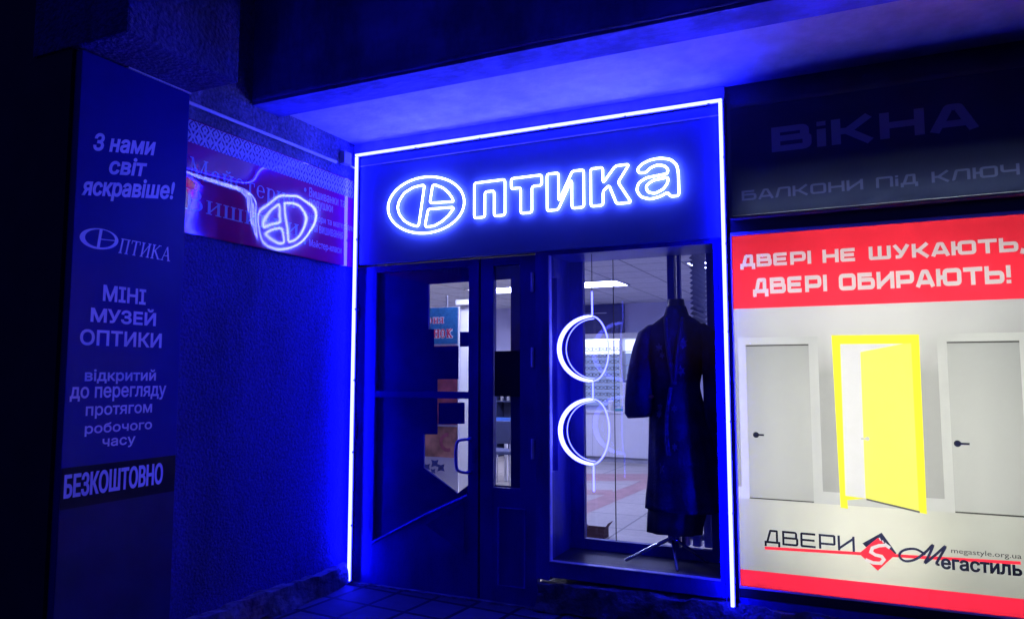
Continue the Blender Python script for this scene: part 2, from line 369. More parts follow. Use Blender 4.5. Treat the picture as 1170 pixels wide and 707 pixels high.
def serif_glyph(ch, s=.125, hr=.045):
    """roman letters with thick stems, hairlines and flat feet; x-height .66"""
    X = .66; Q = []
    def bar(x0, x1, y0, y1): Q.append([(x0, y0), (x1, y0), (x1, y1), (x0, y1)])
    def stem(x, y0, y1, lo=True, hi=True):
        bar(x, x+s, y0, y1)
        if lo: bar(x-.07, x+s+.07, y0, y0+hr)
        if hi: bar(x-.07, x+s+.07, y1-hr, y1)
    def diag(p, q, t): Q.extend(stroke([p, q], t))
    def ring(cx, cy, rx, ry, a0=0, a1=360, n=28):
        out, inn = [], []
        for i in range(n+1):
            a = R(a0+(a1-a0)*i/n); w = hr+(s-hr)*math.cos(a)**2
            out.append((cx+rx*math.cos(a), cy+ry*math.sin(a))); inn.append((cx+(rx-w)*math.cos(a), cy+(ry-hr)*math.sin(a)))
        for i in range(n): Q.append([out[i], out[i+1], inn[i+1], inn[i]])
    w = .72
    if ch == 'н': stem(.08, 0, X); stem(.50, 0, X); bar(.08+s, .50, X*.5, X*.5+hr)
    elif ch in 'ий':
        stem(.08, 0, X); stem(.50, 0, X); diag((.15, .08), (.56, X-.08), hr*1.2)
        if ch == 'й': ring(.355, X+.21, .16, .12, 190, 350, 12)
    elif ch == 'т': stem(.27, 0, X, True, False); bar(.03, .64, X-hr, X); bar(.03, .03+hr, X-.2, X); bar(.64-hr, .64, X-.2, X); w = .68
    elif ch == 'ш': stem(.08, 0, X); stem(.42, 0, X); stem(.76, 0, X); bar(.08, .8, 0, hr); w = .98
    elif ch == 'в': stem(.08, 0, X, False, False); bar(.01, .36, 0, hr); bar(.01, .34, X-hr, X); bar(.1, .36, .34, .34+hr); ring(.30, .505, .22, .155, -90, 90, 12); ring(.33, .19, .25, .19, -90, 90, 12); w = .64
    elif ch == 'к': stem(.08, 0, X); diag((.2, .33), (.52, X-.02), hr*1.2); diag((.27, .38), (.56, .02), s*.8); bar(.44, .66, X-hr, X); bar(.48, .70, 0, hr); w = .72
    elif ch == 'р': stem(.10, -.26, X, True, False); bar(.02, .2, X-hr, X); ring(.37, .33, .28, .33); w = .70
    elif ch == 'с': ring(.33, .33, .28, .34, 40, 325); Q.append([(.48, .45), (.60, .45), (.58, .56), (.48, .58)]); w = .64
    elif ch == 'е': ring(.33, .33, .28, .34, 0, 325); bar(.09, .58, .33, .33+hr); w = .66
    elif ch == 'а': ring(.27, .2, .22, .2); bar(.42, .42+s, .05, .48); ring(.33, .45, .215, .21, 0, 155, 16); bar(.42, .66, 0, hr); Q.append([(.1, .45), (.22, .45), (.22, .55), (.12, .56)]); w = .68
    elif ch == 'я': stem(.44, 0, X); ring(.36, .47, .27, .19, 90, 270, 12); bar(.34, .5, X-hr, X); bar(.34, .5, .28, .28+hr); diag((.38, .30), (.12, .03), s*.75); bar(.0, .2, 0, hr); w = .70
    elif ch == 'о': ring(.34, .33, .30, .34); w = .68
    elif ch == 'М': bar(.1, .1+hr, 0, 1); bar(.0, .24, 0, hr); bar(0, .2, 1-hr, 1); stem(.84, 0, 1); diag((.13, .97), (.5, .03), s*.9); diag((.5, .03), (.88, .97), hr*1.2); w = 1.12
    elif ch == 'В': stem(.1, 0, 1, False, False); bar(.0, .42, 0, hr); bar(.0, .40, 1-hr, 1); bar(.1, .42, .5, .5+hr); ring(.37, .76, .28, .24, -90, 90, 14); ring(.4, .275, .33, .275, -90, 90, 14); w = .82
    elif ch == 'П': stem(.1, 0, 1); stem(.62, 0, 1); bar(.03, .8, 1-hr, 1); w = .9
    elif ch == 'Т': stem(.36, 0, 1, True, False); bar(.03, .82, 1-hr, 1); bar(.03, .03+hr, .76, 1); bar(.82-hr, .82, .76, 1); w = .88
    elif ch == 'И': stem(.1, 0, 1); stem(.66, 0, 1); diag((.18, .1), (.72, .9), hr*1.2); w = .94
    elif ch == 'К': stem(.1, 0, 1); diag((.22, .5), (.68, .97), hr*1.2); diag((.33, .58), (.76, .02), s*.9); bar(.58, .84, 1-hr, 1); bar(.64, .92, 0, hr); w = .92
    elif ch == 'А': diag((.14, .0), (.45, .98), hr*1.2); diag((.46, .98), (.80, 0), s*.95); bar(.22, .7, .32, .32+hr); bar(.02, .28, 0, hr); bar(.66, .96, 0, hr); w = .98
    return w, Q
def serif_text(body, s=.125, hr=.045, shear=0, gap=.05):
    x = 0; out = []
    for ch in body:
        w, ps = serif_glyph(ch, s, hr); out += [[(px+x+shear*py, py) for px, py in p] for p in ps]; x += w+gap
    return out
def box_y(L, Rr, T, B, y=D):
    """photo box of a line of writing -> its extent on the facade plane"""
    xc, yc = (L+Rr)/2, (T+B)/2; s = abs((428-yc)/(-1245-xc))*(Rr-L)/2
    return on_y(L, yc, y).x, on_y(Rr, yc, y).x, on_y(xc, B-s, y).z, on_y(xc, T+s, y).z
def words(loops, k=.3, rule='eo', fat=0):
    """a line of writing split at its gaps, one shape per word"""
    ys_ = [y for l in loops for x, y in l]; gap = k*(max(ys_)-min(ys_)); out = []
    for l in sorted(loops, key=lambda l: min(x for x, y in l)):
        a, b = min(x for x, y in l), max(x for x, y in l)
        if out and a < out[-1][1]+gap: out[-1][1] = max(b, out[-1][1]); out[-1][2].append(l)
        else: out.append([a, b, [l]])
    h_ = max(ys_)-min(ys_); return [Shape(o[2], rule, fat*h_) for o in out]
def box_x(L, Rr, T, B, x=XW):
    xc, yc = (L+Rr)/2, (T+B)/2; s = abs((428-yc)/(983-xc))*(Rr-L)/2
    return on_x(L, yc, x).y, on_x(Rr, yc, x).y, on_x(xc, B-s, x).z, on_x(xc, T+s, x).z
def rect(a, b, c, d): return [(a, c), (b, c), (b, d), (a, d)]

# ------------------------------------------------------------------ ground
g = MB(); g.box(-150, 150, -150, 4.6, -.3, 0); struct(g.build('pavement', paving))
g = MB(); g.box(-150, 150, 4.6, 200, -.3, -.03); struct(g.build('ground', dark_wall))

# ------------------------------------------------------------------ the building
bld = thing('shop_building', 'dark ground floor of the building with blue lit entrance recess and concrete balcony beam', 'building', (-2, D, 0))
def part(mb, name, m, parent=bld, label=None, smooth=False):
    o = mb.build(name, m, parent, smooth)
    if label: o['label'] = label
    return o
def rough_block(x0, x1, y0, y1, z0, z1, nx, ny, nz, amp, seed, name, m, parent):
    bm = bmesh.new(); bmesh.ops.create_cube(bm, size=1)
    bm.free(); mb = MB()
    # gridded shell
    def gridface(f, nu, nv):
        vsx = [[mb.bm.verts.new(f(i/nu, j/nv)) for j in range(nv+1)] for i in range(nu+1)]
        for i in range(nu):
            for j in range(nv): mb.bm.faces.new((vsx[i][j], vsx[i+1][j], vsx[i+1][j+1], vsx[i][j+1]))
    X = lambda u: x0+(x1-x0)*u
    Y = lambda u: y0+(y1-y0)*u
    Z = lambda u: z0+(z1-z0)*u
    gridface(lambda u, v: (X(u), y0, Z(v)), nx, nz); gridface(lambda u, v: (X(u), y1, Z(v)), nx, nz)
    gridface(lambda u, v: (x0, Y(u), Z(v)), ny, nz); gridface(lambda u, v: (x1, Y(u), Z(v)), ny, nz)
    gridface(lambda u, v: (X(u), Y(v), z1), nx, ny)
    bmesh.ops.remove_doubles(mb.bm, verts=mb.bm.verts, dist=1e-4)
    for v in mb.bm.verts:
        q = Vector(v.co)*7+Vector((seed, seed, seed))
        d = Vector((noise.noise(q), noise.noise(q+Vector((9, 3, 1))), .5*noise.noise(q+Vector((2, 8, 5)))))
        cell = noise.cell(Vector((v.co.x*6+seed, v.co.y*6, v.co.z*9)))
        v.co += d*amp+Vector((0, 0, cell*amp*.3))
    return mb.build(name, m, parent)
# side wall (the projecting wing on the left) and its plinth
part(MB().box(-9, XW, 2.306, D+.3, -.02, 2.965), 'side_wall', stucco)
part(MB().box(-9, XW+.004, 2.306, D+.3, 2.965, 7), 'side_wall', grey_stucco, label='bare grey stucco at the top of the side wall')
part(MB().box(-9, XW-.01, 2.285, 2.305, -.02, 7), 'wing_front', mat('wing_dark_render', (.02, .02, .024), .9, var=.2))
rough_block(XW-.05, XW+.07, 2.32, D-.05, 0, .15, 4, 60, 5, .035, 3, 'wall_plinth', rubble, bld)
# projecting block above the information panel
part(MB().box(XW-.3, -3.04, 2.27, 2.96, 3.095, 6.8, .012), 'corner_block', block_plaster)
# balcony slab: soffit and edge beam
part(MB().box(XW-.02, 8, 3.70, D+.3, SO, 3.6), 'soffit', soffit_paint)
part(MB().box(XW-.02, 8, 3.46, 3.705, 3.20, 7), 'balcony_beam', beam_concrete)
mb = MB(); mb.tube([(XW+.02+i*.4, 3.452, 3.232+.004*math.sin(i*1.7)) for i in range(29)], .016, 6)
part(mb, 'beam_drip_edge', beam_concrete, smooth=True)
# facade wall above the openings, right of them and under the window
part(MB().box(XW-.02, 8, D+.02, D+.22, 2.312, 3.25), 'facade_wall', dark_wall)
part(MB().box(XW, -.684, D-.004, D+.019, 3.167, 3.243), 'head_trim', soffit_paint)
part(MB().box(-.72, 8, D+.23, D+.42, -.02, 2.308), 'facade_wall', dark_wall)
part(MB().box(1.32, 8, D+.0, D+.225, -.02, 3.2), 'facade_wall', dark_wall)
rough_block(-1.93, 1.30, D-.03, D+.20, 0, .19, 70, 4, 6, .04, 11, 'window_plinth', rubble, bld)
part(MB().box(-.745, -.672, D-.012, D+.46, .19, 2.312), 'corner_pier', blue_paint2)
part(MB().box(-.745, 1.32, D-.012, D+.2, .19, .235, .006), 'plinth_ledge', blue_paint2)
part(MB().box(-.671, 1.32, D-.010, D+.02, .236, .292, .004), 'plinth_trim', dark_plastic)

# interior shell
IX0, IX1, IY, IC = -9.0, -.68, 13.0, 2.78
int_floor = tiles('shop_floor_tiles', (.46, .42, .37), (.52, .47, .41), (.2, .18, .16), .72, .72, .012, .35, .1)
red_tile = mat('red_floor_tile', (.36, .20, .18), .35, var=.2, vscale=5)
int_wall = mat('shop_wall_paint', (.55, .55, .78), .8, var=.05, vscale=2)
ceil_tiles = tiles('shop_ceiling_tiles', (.66, .66, .68), (.70, .70, .72), (.30, .30, .33), .6, .6, .012, .9, .2)
fl = part(MB().box(IX0, IX1, D+.10, IY, -.03, 0), 'shop_floor', int_floor)
ys = lambda px, py: tuple(on_z(px, py, .003).xy)
bands = [Shape([[ys(640, 541), ys(760, 541), ys(760, 549), ys(640, 549)]]), Shape([[ys(664, 589), ys(664, 575), ys(742, 546), ys(742, 556)]]),
         Shape([[ys(640, 559), ys(700, 559.5), ys(700, 565), ys(640, 565)]])]
paint([('floor_band', bands, red_tile, fl)], lambda u, v: (u, v, .003))
part(MB().box(IX0, IX1, IY, IY+.2, 0, IC), 'shop_back_wall', int_wall)
part(MB().box(IX1, IX1+.15, D+.46, IY, 0, IC), 'shop_side_wall', int_wall)
part(MB().box(IX0-.15, IX0, D+.3, IY, 0, IC), 'shop_side_wall', int_wall)
part(MB().box(IX0-.15, IX1+.15, D+.225, IY+.2, IC, IC+.1), 'shop_ceiling', ceil_tiles)

# ------------------------------------------------------------------ display window (vitrine) as part of the building
YI = 4.97
win = bpy.data.objects.new('display_window', None); COL.objects.link(win); win.location = (-1.3, D, .2); attach(win, bld)
mb = MB(); y0, y1 = D-.006, D+.06
mb.box(-1.935, -1.842, y0, y1, .195, 2.311, .004); mb.box(-1.842, -.746, y0+.002, y1, 2.285, 2.311); mb.box(-1.842, -.746, y0+.002, y1, .215, .312, .004)
mb.box(-.775, -.7455, y0+.002, y1, .312, 2.285)
mb.build('window_frame', blue_paint2, win)
mb = MB(); mb.box(-1.842, -1.834, D-.0075, D+.03, .312, 2.285); mb.box(-1.834, -.775, D-.0075, D+.03, .312, .317); mb.build('glazing_bead', pale_edge, win)
MB().box(-1.834, -.776, D+.03, D+.036, .318, 2.284).build('window_pane', clear_glass, win)
# reveals
MB().box(-1.90, -.745, D+.061, YI, .28, .305).build('window_board', mat('dark_window_board', (.012, .012, .05), .5, var=.4, vscale=8), win)
MB().box(-1.90, -.745, D+.061, YI, 2.30, 2.311).build('window_head', blue_paint, win)
mb = MB(); mb.box(-1.90, -1.862, D+.061, D+.09, .305, 2.30); mb.box(-1.90, -1.862, D+.20, YI, .305, 2.30)
mb.box(-1.90, -1.862, D+.09, D+.20, .305, .86); mb.box(-1.90, -1.862, D+.09, D+.20, 2.16, 2.30); mb.build('window_reveal', blue_paint2, win)
MB().box(-1.884, -1.880, D+.09, D+.20, .86, 2.16).build('side_pane', clear_glass, win)
# inner frame
mb = MB(); a, b = YI, YI+.05
mb.box(-1.90, -1.765, a, b, .305, 2.55); mb.box(-1.765, -.90, a+.002, b-.002, .305, .375); mb.box(-1.765, -.90, a+.002, b-.002, 2.305, 2.55)
mb.box(-.90, -.745, a, b, .305, 2.55); mb.box(-1.158, -1.112, a-.01, b+.01, .375, 2.305); mb.box(-1.095, -1.075, a, b, .375, 2.305)
mb.build('inner_frame', blue_paint2, win)
MB().box(-1.765, -1.158, a+.02, a+.025, .375, 2.305).build('inner_pane', inner_glass, win)
MB().box(-1.075, -.90, a+.02, a+.025, .375, 2.305).build('inner_pane', inner_glass, win)
sx = on_y(701, 420, YI).x
MB().box(sx-.0025, sx+.0025, a+.012, a+.019, .376, 2.304).build('pane_joint', dark_plastic, win)
MB().box(-1.92, -.70, YI+.055, YI+.065, 0, .30).build('apron_panel', blue_paint, win)

# ------------------------------------------------------------------ entrance door with its fixed side leaf (parts of the building)
YD = D+.02                                            # front of the metal leaf
YG = D+.045                                           # glass
door = bpy.data.objects.new('entrance_door', None); COL.objects.link(door); door.location = (-2.8, D, 0); attach(door, bld)
FP = lambda px, py: tuple(on_y(px, py, YD).xz)
xl, xr = -3.40, FP(546.5, 430)[0]
gl, gr = FP(430, 430)[0]-.01, FP(535, 430)[0]
zt = on_y(480, 308, YD).z
mb = MB()
mb.box(xl, gl, YD, YD+.05, .0, 2.30, .003); mb.box(gr, xr, YD, YD+.05, 0, 2.30, .003)
mb.box(gl, gr, YD+.001, YD+.049, zt, 2.30)
mrt, mrb = on_y(500, 447, YD).z, on_y(500, 455, YD).z
mb.build('door_frame', blue_paint, door)
MB().box(gl, gr, YD+.004, YD+.049, mrb, mrt, .003).build('door_rail', film_navy, door)
# lower metal panel with its slanting top edge
p0 = [FP(421, 619), FP(486, 588), FP(535, 566)]
lowtop = [(gl, p0[0][1]), p0[1], (gr, p0[2][1])]
lp = [(gl, .002), (gr, .002)]+[lowtop[2], lowtop[1], lowtop[0]]
MB().prism([(u, YD+.001, w) for u, w in lp], (0, .048, 0)).build('kick_panel', blue_paint, door)
MB().tube([(u, YD-.002, w) for u, w in [lowtop[0], lowtop[1], lowtop[2]]], .012, 4).build('panel_moulding', blue_paint, door)
tri = [FP(486, 599), FP(531, 573), FP(531, 632)]
MB().prism([(u, YD-.003, w) for u, w in tri], (0, .003, 0)).build('triangle_inlay', film_navy, door)
MB().box(gl, gr, YG-.008, YG-.003, .3, zt).build('door_pane', clear_glass, door)
# dark film on the glass with stepped clear cut-outs
YF = YG+.0075
GP = lambda px, py: tuple(on_y(px, py, YF).xz)
whole = [(gl, lowtop[0][1]-.02), (lowtop[1][0], lowtop[1][1]-.02), (gr, lowtop[2][1]-.02), (gr, zt), (gl, zt)]
c_up = [GP(*p) for p in ((490.5, 325), (540, 321.5), (540, 449), (500, 449), (500, 432), (496, 432), (496, 376), (490.5, 376))]
c_lo = [GP(*p) for p in ((500, 452), (540, 452), (540, 550), (523, 563), (485, 534), (485, 496), (500, 496))]
patches = [[GP(*p) for p in q] for q in (((525.5, 379), (536, 379), (536, 396), (525.5, 396)), ((496, 396), (524, 395), (524, 433), (496, 433)), ((501, 460), (531, 459.5), (531, 484), (501, 484.5)))]
paint([('window_film', Shape([whole]), film_navy, door), ('clear_cutout', Shape([c_up, c_lo]), None, None), ('film_patch', [Shape([q]) for q in patches], film_navy, door)], lambda u, w: (u, YF, w))
mb = MB()
for q in ([(490.5, 325), (490.5, 376)], [(485, 496), (485, 534), (523, 563)]):
    MB().tube([(*GP(*p)[:1], YF-.001, GP(*p)[1]) for p in q], .005, 5).build('cutout_edging', pale_edge, door)
for zz in (1.03, 1.9):
    MB().tube([(xl+.012, YD-.008, zz), (xl+.012, YD-.008, zz+.12)], .012, 8).build('hinge', blue_paint2, door)
# pull handle
hx = FP(538, 520)[0]; zt_, zb_ = FP(538, 501)[1], FP(538, 539)[1]
mb = MB(); mb.tube(rounded([Vector((hx, YD, zt_)), Vector((hx-.01, YD-.05, zt_)), Vector((hx-.075, YD-.062, zt_-.01)), Vector((hx-.085, YD-.065, (zt_+zb_)/2)), Vector((hx-.075, YD-.062, zb_+.01)), Vector((hx-.01, YD-.05, zb_)), Vector((hx, YD, zb_))], .035), .011, 10)
mb.build('door_handle', blue_steel, door, smooth=True)
MB().box(hx+.012, hx+.035, YD-.004, YD, (zt_+zb_)/2-.05, (zt_+zb_)/2+.05).build('lock_plate', film_navy, door)
# side leaf
leaf = bpy.data.objects.new('side_leaf', None); COL.objects.link(leaf); leaf.location = (-2.15, D, 0); attach(leaf, bld)
sl, sr = FP(549, 430)[0], -1.937
wl_, wr_ = FP(563.5, 430)[0], FP(594, 430)[0]
wt, wb = on_y(575, 303, YD).z, on_y(575, 557, YD).z
mb = MB()
mb.box(sl, wl_, YD, YD+.05, 0, 2.30, .003); mb.box(wr_, sr, YD, YD+.05, 0, 2.30, .003); mb.box(wl_, wr_, YD+.001, YD+.049, wt, 2.30); mb.box(wl_, wr_, YD+.001, YD+.049, 0, wb)
mb.build('leaf_frame', blue_paint, leaf)
MB().box(wl_, wr_, YG-.008, YG-.003, wb, wt).build('leaf_pane', clear_glass, leaf)
q1, q2 = GP(565.5, 320), GP(583.5, 555)
paint([('window_film', Shape([rect(wl_, wr_, wb, wt)]), film_navy, leaf), ('clear_cutout', Shape([rect(q1[0], q2[0], q2[1], q1[1])]), None, None)], lambda u, w: (u, YF, w))
nb = [FP(564.5, 401), FP(594.5, 453)]
MB().box(nb[0][0], nb[1][0], YG-.016, YG-.009, nb[1][1], nb[0][1]).build('black_notice', film_black, leaf)
rx0, rx1 = FP(570, 600)[0], FP(600, 600)[0]
mb = MB(); mb.tube([(rx0, YD-.002, .12), (rx1, YD-.002, .12), (rx1, YD-.002, .62), (rx0, YD-.002, .62)], .008, 4, closed=True); mb.build('leaf_moulding', blue_paint2, leaf)
for zz in (.95, 1.55, 2.05):
    MB().tube([(FP(609, 430)[0], YD-.008, zz), (FP(609, 430)[0], YD-.008, zz+.13)], .012, 8).build('hinge', pale_edge, leaf)
MB().box(xr+.001, sl-.001, YD+.02, YD+.05, 0, 2.30).build('meeting_rebate', film_black, leaf)
part(MB().box(XW, -1.937, D-.01, D+.10, -.02, .012, .004), 'threshold', rubble)
part(MB().box(XW, xl-.002, D+.0, D+.1, 0, 2.31), 'door_jamb', blue_paint)

# ------------------------------------------------------------------ light strip round the shop front
TLx, TRx, TZ = -3.372, -.702, 3.142
strip = thing('neon_light_strip', 'thin white blue light strip outlining the whole shop front in a rectangle', 'light strip', (-2.03, D, 0))
ysr = D-.062
for nm, a, b in (('top', (TLx, TZ), (TRx, TZ)), ('left', (TLx, .03), (TLx, TZ-.012)), ('right', (TRx, .19), (TRx, TZ-.012))):
    mb = MB()
    if nm == 'top': mb.box(a[0]-.011, b[0]+.0085, ysr, ysr+.014, TZ-.0085, TZ+.0085, .004)
    else: mb.box(a[0]-.011, a[0]+.0085, ysr, ysr+.014, a[1], b[1], .004)
    mb.build('glowing_strip', strip_glow, strip)
    mb = MB()
    if nm == 'top': mb.box(a[0]-.013, b[0]+.013, ysr+.0145, ysr+.03, TZ-.013, TZ+.013)
    else: mb.box(a[0]-.013, a[0]+.013, ysr+.0145, ysr+.03, a[1], b[1])
    mb.build('strip_channel', alu, strip)
    L_ = b[0]-a[0] if nm == 'top' else b[1]-a[1]
    for i in range(1, int(L_/.52)+1):
        f = i*.52-.13*(nm == 'left')
        if nm == 'top': MB().box(a[0]+f-.006, a[0]+f+.006, ysr+.004, D-.031, TZ-.016, TZ+.0155).build('strip_clip', alu, strip)
        else: MB().box(a[0]-.016, a[0]+.0155, ysr+.004, D-.013, a[1]+f-.006, a[1]+f+.006).build('strip_clip', alu, strip)

# ------------------------------------------------------------------ fascia sign with neon lettering
fas = thing('fascia_sign', 'blue fascia board with neon oval emblem and glowing letters above the shop door', 'sign', (-2.03, D, 2.31))
MB().box(-3.40, -.685, D-.03, D+.018, 2.313, 3.165, .004).build('sign_board', board_blue, fas)
MB().box(-3.38, -.70, D-.034, D-.029, 3.055, 3.062).build('board_joint', pale_edge, fas)
YN = D-.052
def neon(loops, name, r=.0076, m=sign_glow, parent=fas, y=YN, rd=.016):
    mb = MB()
    for lp in loops:
        P = rounded(lp, rd, True, 3); Q = []
        for p in P:
            if not Q or (p-Q[-1]).length > .004: Q.append(p)
        if (Q[0]-Q[-1]).length < .004: Q.pop()
        mb.tube([(p.x, y, p.y) for p in Q], r, 8, closed=True)
    return mb.build(name, m, parent, smooth=True)
EZ = lambda X, Y: tuple(on_y(430+X/7.854, 190+Y/7.854, YN).xz)
def arc_between(c, rx, rz, tilt, a0, a1, n=24):
    out = []
    for i in range(n+1):
        a = R(a0+(a1-a0)*i/n); x, z = rx*math.cos(a), rz*math.sin(a)
        out.append((c[0]+x*math.cos(tilt)-z*math.sin(tilt), c[1]+x*math.sin(tilt)+z*math.cos(tilt)))
    return out
# emblem traced on the board: oval, half disc and two quarter discs
ring_px = []
for i in range(40):
    a = 2*math.pi*i/40; x, y = 345*math.cos(a), 250*math.sin(a); tl = R(-10)
    ring_px.append((447+x*math.cos(tl)-y*math.sin(tl), 348+x*math.sin(tl)+y*math.cos(tl)))
half = [(432, 172), (410, 170), (330, 190), (250, 240), (205, 310), (190, 370), (205, 430), (250, 490), (310, 525), (370, 540), (382, 520)]
qtop = [(505, 170), (530, 168), (600, 195), (650, 240), (685, 290), (692, 318), (480, 330)]
qbot = [(465, 385), (690, 368), (690, 385), (650, 440), (590, 495), (520, 535), (450, 545), (437, 530)]
neon([[EZ(*p) for p in ring_px], [EZ(*p) for p in half], [EZ(*p) for p in qtop], [EZ(*p) for p in qbot]], 'neon_emblem')
zb, zt2 = on_y(544, 249.0, YN).z, on_y(541, 209.5, YN).z
spans = {'п': (542, 577), 'т': (584, 619), 'и': (625, 667), 'к': (675, 721), 'а': (729, 775)}
for ch, (L, Rr) in spans.items():
    u0, u1 = on_y(L, 220, YN).x, on_y(Rr, 215, YN).x
    if ch == 'а':
        AZ = lambda X, Y: tuple(on_y(540+X/4.68, 170+Y/4.68, YN).xz)
        loops = [[AZ(*p) for p in ((890, 130), (880, 112), (905, 82), (950, 60), (1005, 50), (1060, 58), (1092, 88), (1100, 130), (1104, 250), (1058, 256), (1044, 232), (1005, 255), (950, 270), (900, 258), (876, 222), (888, 182), (930, 155), (1040, 134), (1046, 112), (1028, 92), (990, 86), (950, 102), (928, 128))],
                 [AZ(*p) for p in ((1046, 152), (962, 170), (926, 200), (936, 232), (975, 240), (1020, 216), (1044, 182))]]
    else:
        w = u1-u0; hgt = zt2-zb; t = .082
        if ch == 'п': lp = [(0, 0), (t, 0), (t, hgt-.07), (w-t, hgt-.07), (w-t, 0), (w, 0), (w, hgt), (0, hgt)]
        elif ch == 'т': lp = [(w/2-t/2, 0), (w/2+t/2, 0), (w/2+t/2, hgt-.07), (w, hgt-.07), (w, hgt), (0, hgt), (0, hgt-.07), (w/2-t/2, hgt-.07)]
        elif ch == 'и': lp = [(0, 0), (.078, 0), (w-t, .19), (w-t, 0), (w, 0), (w, hgt), (w-.078, hgt), (t, hgt-.19), (t, hgt), (0, hgt)]
        else: lp = [(0, 0), (t, 0), (t, .09), (t+.04, .125), (w-.095, 0), (w, 0), (t+.10, hgt*.56), (w-.01, hgt), (w-.10, hgt), (t, hgt*.58), (t, hgt), (0, hgt)]
        loops = [[(u0+x, zb+z) for x, z in lp]]
    neon(loops, 'neon_letter')

# ------------------------------------------------------------------ embroidery workshop banner on the side wall
banner_red = None
def gloss_print(name, col, rough=.06, spec=.6, coat=.5, wob=.25, wscale=5.0):
    m = mat(name, col, rough, var=.06, vscale=5, spec=spec, coat=coat, bump=wob, bscale=wscale, bdist=.02)
    m.node_tree.nodes['Principled BSDF'].inputs['Coat Roughness'].default_value = .06
    return m
by0, by1, bz0, bz1 = 2.955, 4.50, 2.30, 2.955
em = thing('workshop_banner', 'glossy crimson banner for an embroidery workshop with white lace border on the stucco side wall', 'banner', (XW, 3.77, 2.3))
p_red = gloss_print('banner_crimson', (.50, .008, .13), .06, .5, 1, .22, 1.5); p_white = gloss_print('banner_white', (.62, .62, .70), .06, .5, 1, .22, 1.5)
def slack_normal(m):
    """slack vinyl: the sheet leans out at its top left, waves a little and lies flat at the right"""
    n, l = m.node_tree.nodes, m.node_tree.links; b = n['Principled BSDF']
    tc = n.new('ShaderNodeTexCoord'); sp = n.new('ShaderNodeSeparateXYZ'); l.new(tc.outputs['Object'], sp.inputs[0])
    def rng(src, a, b_, c, d):
        k = n.new('ShaderNodeMapRange'); k.interpolation_type = 'SMOOTHSTEP'
        for i, v in enumerate((a, b_, c, d)): k.inputs[i+1].default_value = v
        l.new(src, k.inputs[0]); return k.outputs[0]
    def M(op, a, b_):
        k = n.new('ShaderNodeMath'); k.operation = op
        for i, v in enumerate((a, b_)):
            if isinstance(v, (int, float)): k.inputs[i].default_value = v
            else: l.new(v, k.inputs[i])
        return k.outputs[0]
    left = rng(sp.outputs[1], 3.32, 3.58, 1, 0); low = rng(sp.outputs[2], 2.58, 2.70, 1, 0); high = rng(sp.outputs[2], 2.64, 2.74, 0, 1)
    nz = n.new('ShaderNodeTexNoise'); nz.inputs['Scale'].default_value = 2.6; nz.inputs['Detail'].default_value = 1.5; l.new(tc.outputs['Object'], nz.inputs['Vector'])
    sc = n.new('ShaderNodeSeparateColor'); l.new(nz.outputs['Color'], sc.inputs[0])
    wy = M('MULTIPLY', M('SUBTRACT', sc.outputs[0], .5), .10); wz = M('MULTIPLY', M('SUBTRACT', sc.outputs[1], .5), .11)
    sy = M('ADD', M('MULTIPLY', M('MULTIPLY', left, low), -.13), wy); sz = M('ADD', M('ADD', M('MULTIPLY', M('MULTIPLY', left, low), -.25), M('MULTIPLY', M('MULTIPLY', left, high), .16)), wz)
    cb = n.new('ShaderNodeCombineXYZ'); cb.inputs[0].default_value = 1; l.new(sy, cb.inputs[1]); l.new(sz, cb.inputs[2])
    vn = n.new('ShaderNodeVectorMath'); vn.operation = 'NORMALIZE'; l.new(cb.outputs[0], vn.inputs[0])
    l.new(vn.outputs[0], b.inputs['Normal']); l.new(vn.outputs[0], b.inputs['Coat Normal'])
slack_normal(p_red); slack_normal(p_white)
for m_ in (p_red, p_white): m_.node_tree.nodes['Principled BSDF'].inputs['Coat IOR'].default_value = 2.1
def lace():
    m, n, l = nodes_of('lace_print'); b = n['Principled BSDF']; tc = n.new('ShaderNodeTexCoord'); sp = n.new('ShaderNodeSeparateXYZ'); l.new(tc.outputs['Object'], sp.inputs[0])
    def M(op, a, b_=None):
        k = n.new('ShaderNodeMath'); k.operation = op
        for i, v in enumerate((a, b_)):
            if v is None: continue
            if isinstance(v, (int, float)): k.inputs[i].default_value = v
            else: l.new(v, k.inputs[i])
        return k.outputs[0]
    def tri(src, k, off): return M('ABSOLUTE', M('SUBTRACT', M('FRACT', M('ADD', M('MULTIPLY', src, k), off)), .5))
    d = M('ADD', tri(sp.outputs[1], 12.0, 0), tri(sp.outputs[2], 8.5, .18)); rings = M('LESS_THAN', M('ABSOLUTE', M('SUBTRACT', M('FRACT', M('MULTIPLY', d, 3.0)), .5)), .27)
    d2 = M('ADD', tri(sp.outputs[1], 36.0, 0), tri(sp.outputs[2], 34, .1)); fine = M('LESS_THAN', d2, .40)
    f = M('MAXIMUM', M('MULTIPLY', rings, .85), M('MULTIPLY', fine, .6))
    mx = n.new('ShaderNodeMix'); mx.data_type = 'RGBA'; l.new(f, mx.inputs[0]); mx.inputs[6].default_value = (.08, .03, .14, 1); mx.inputs[7].default_value = (.6, .6, .68, 1)
    l.new(mx.outputs[2], b.inputs['Base Color']); b.inputs['Roughness'].default_value = .25; b.inputs['Coat Weight'].default_value = .2
    return m
EX = XW+.018
by0, by1, bz0, bz1 = 2.955, 4.50, 2.30, 2.955
MB().box(XW, EX, by0, by1, bz0, bz1, .003).build('banner_board', p_red, em)
zl = bz1-.135
def xt(body, L, Rr, T, B, x, bold=.0, shear=0, ext=None): return Shape(fit(font_loops(body, bold, shear), *box_x(L, Rr, T, B, x)), 'eo')
big1 = Shape(fit(serif_text('Майстерня'), 2.985, 3.86, on_x(217, 209, EX).z, on_x(218, 179, EX).z))
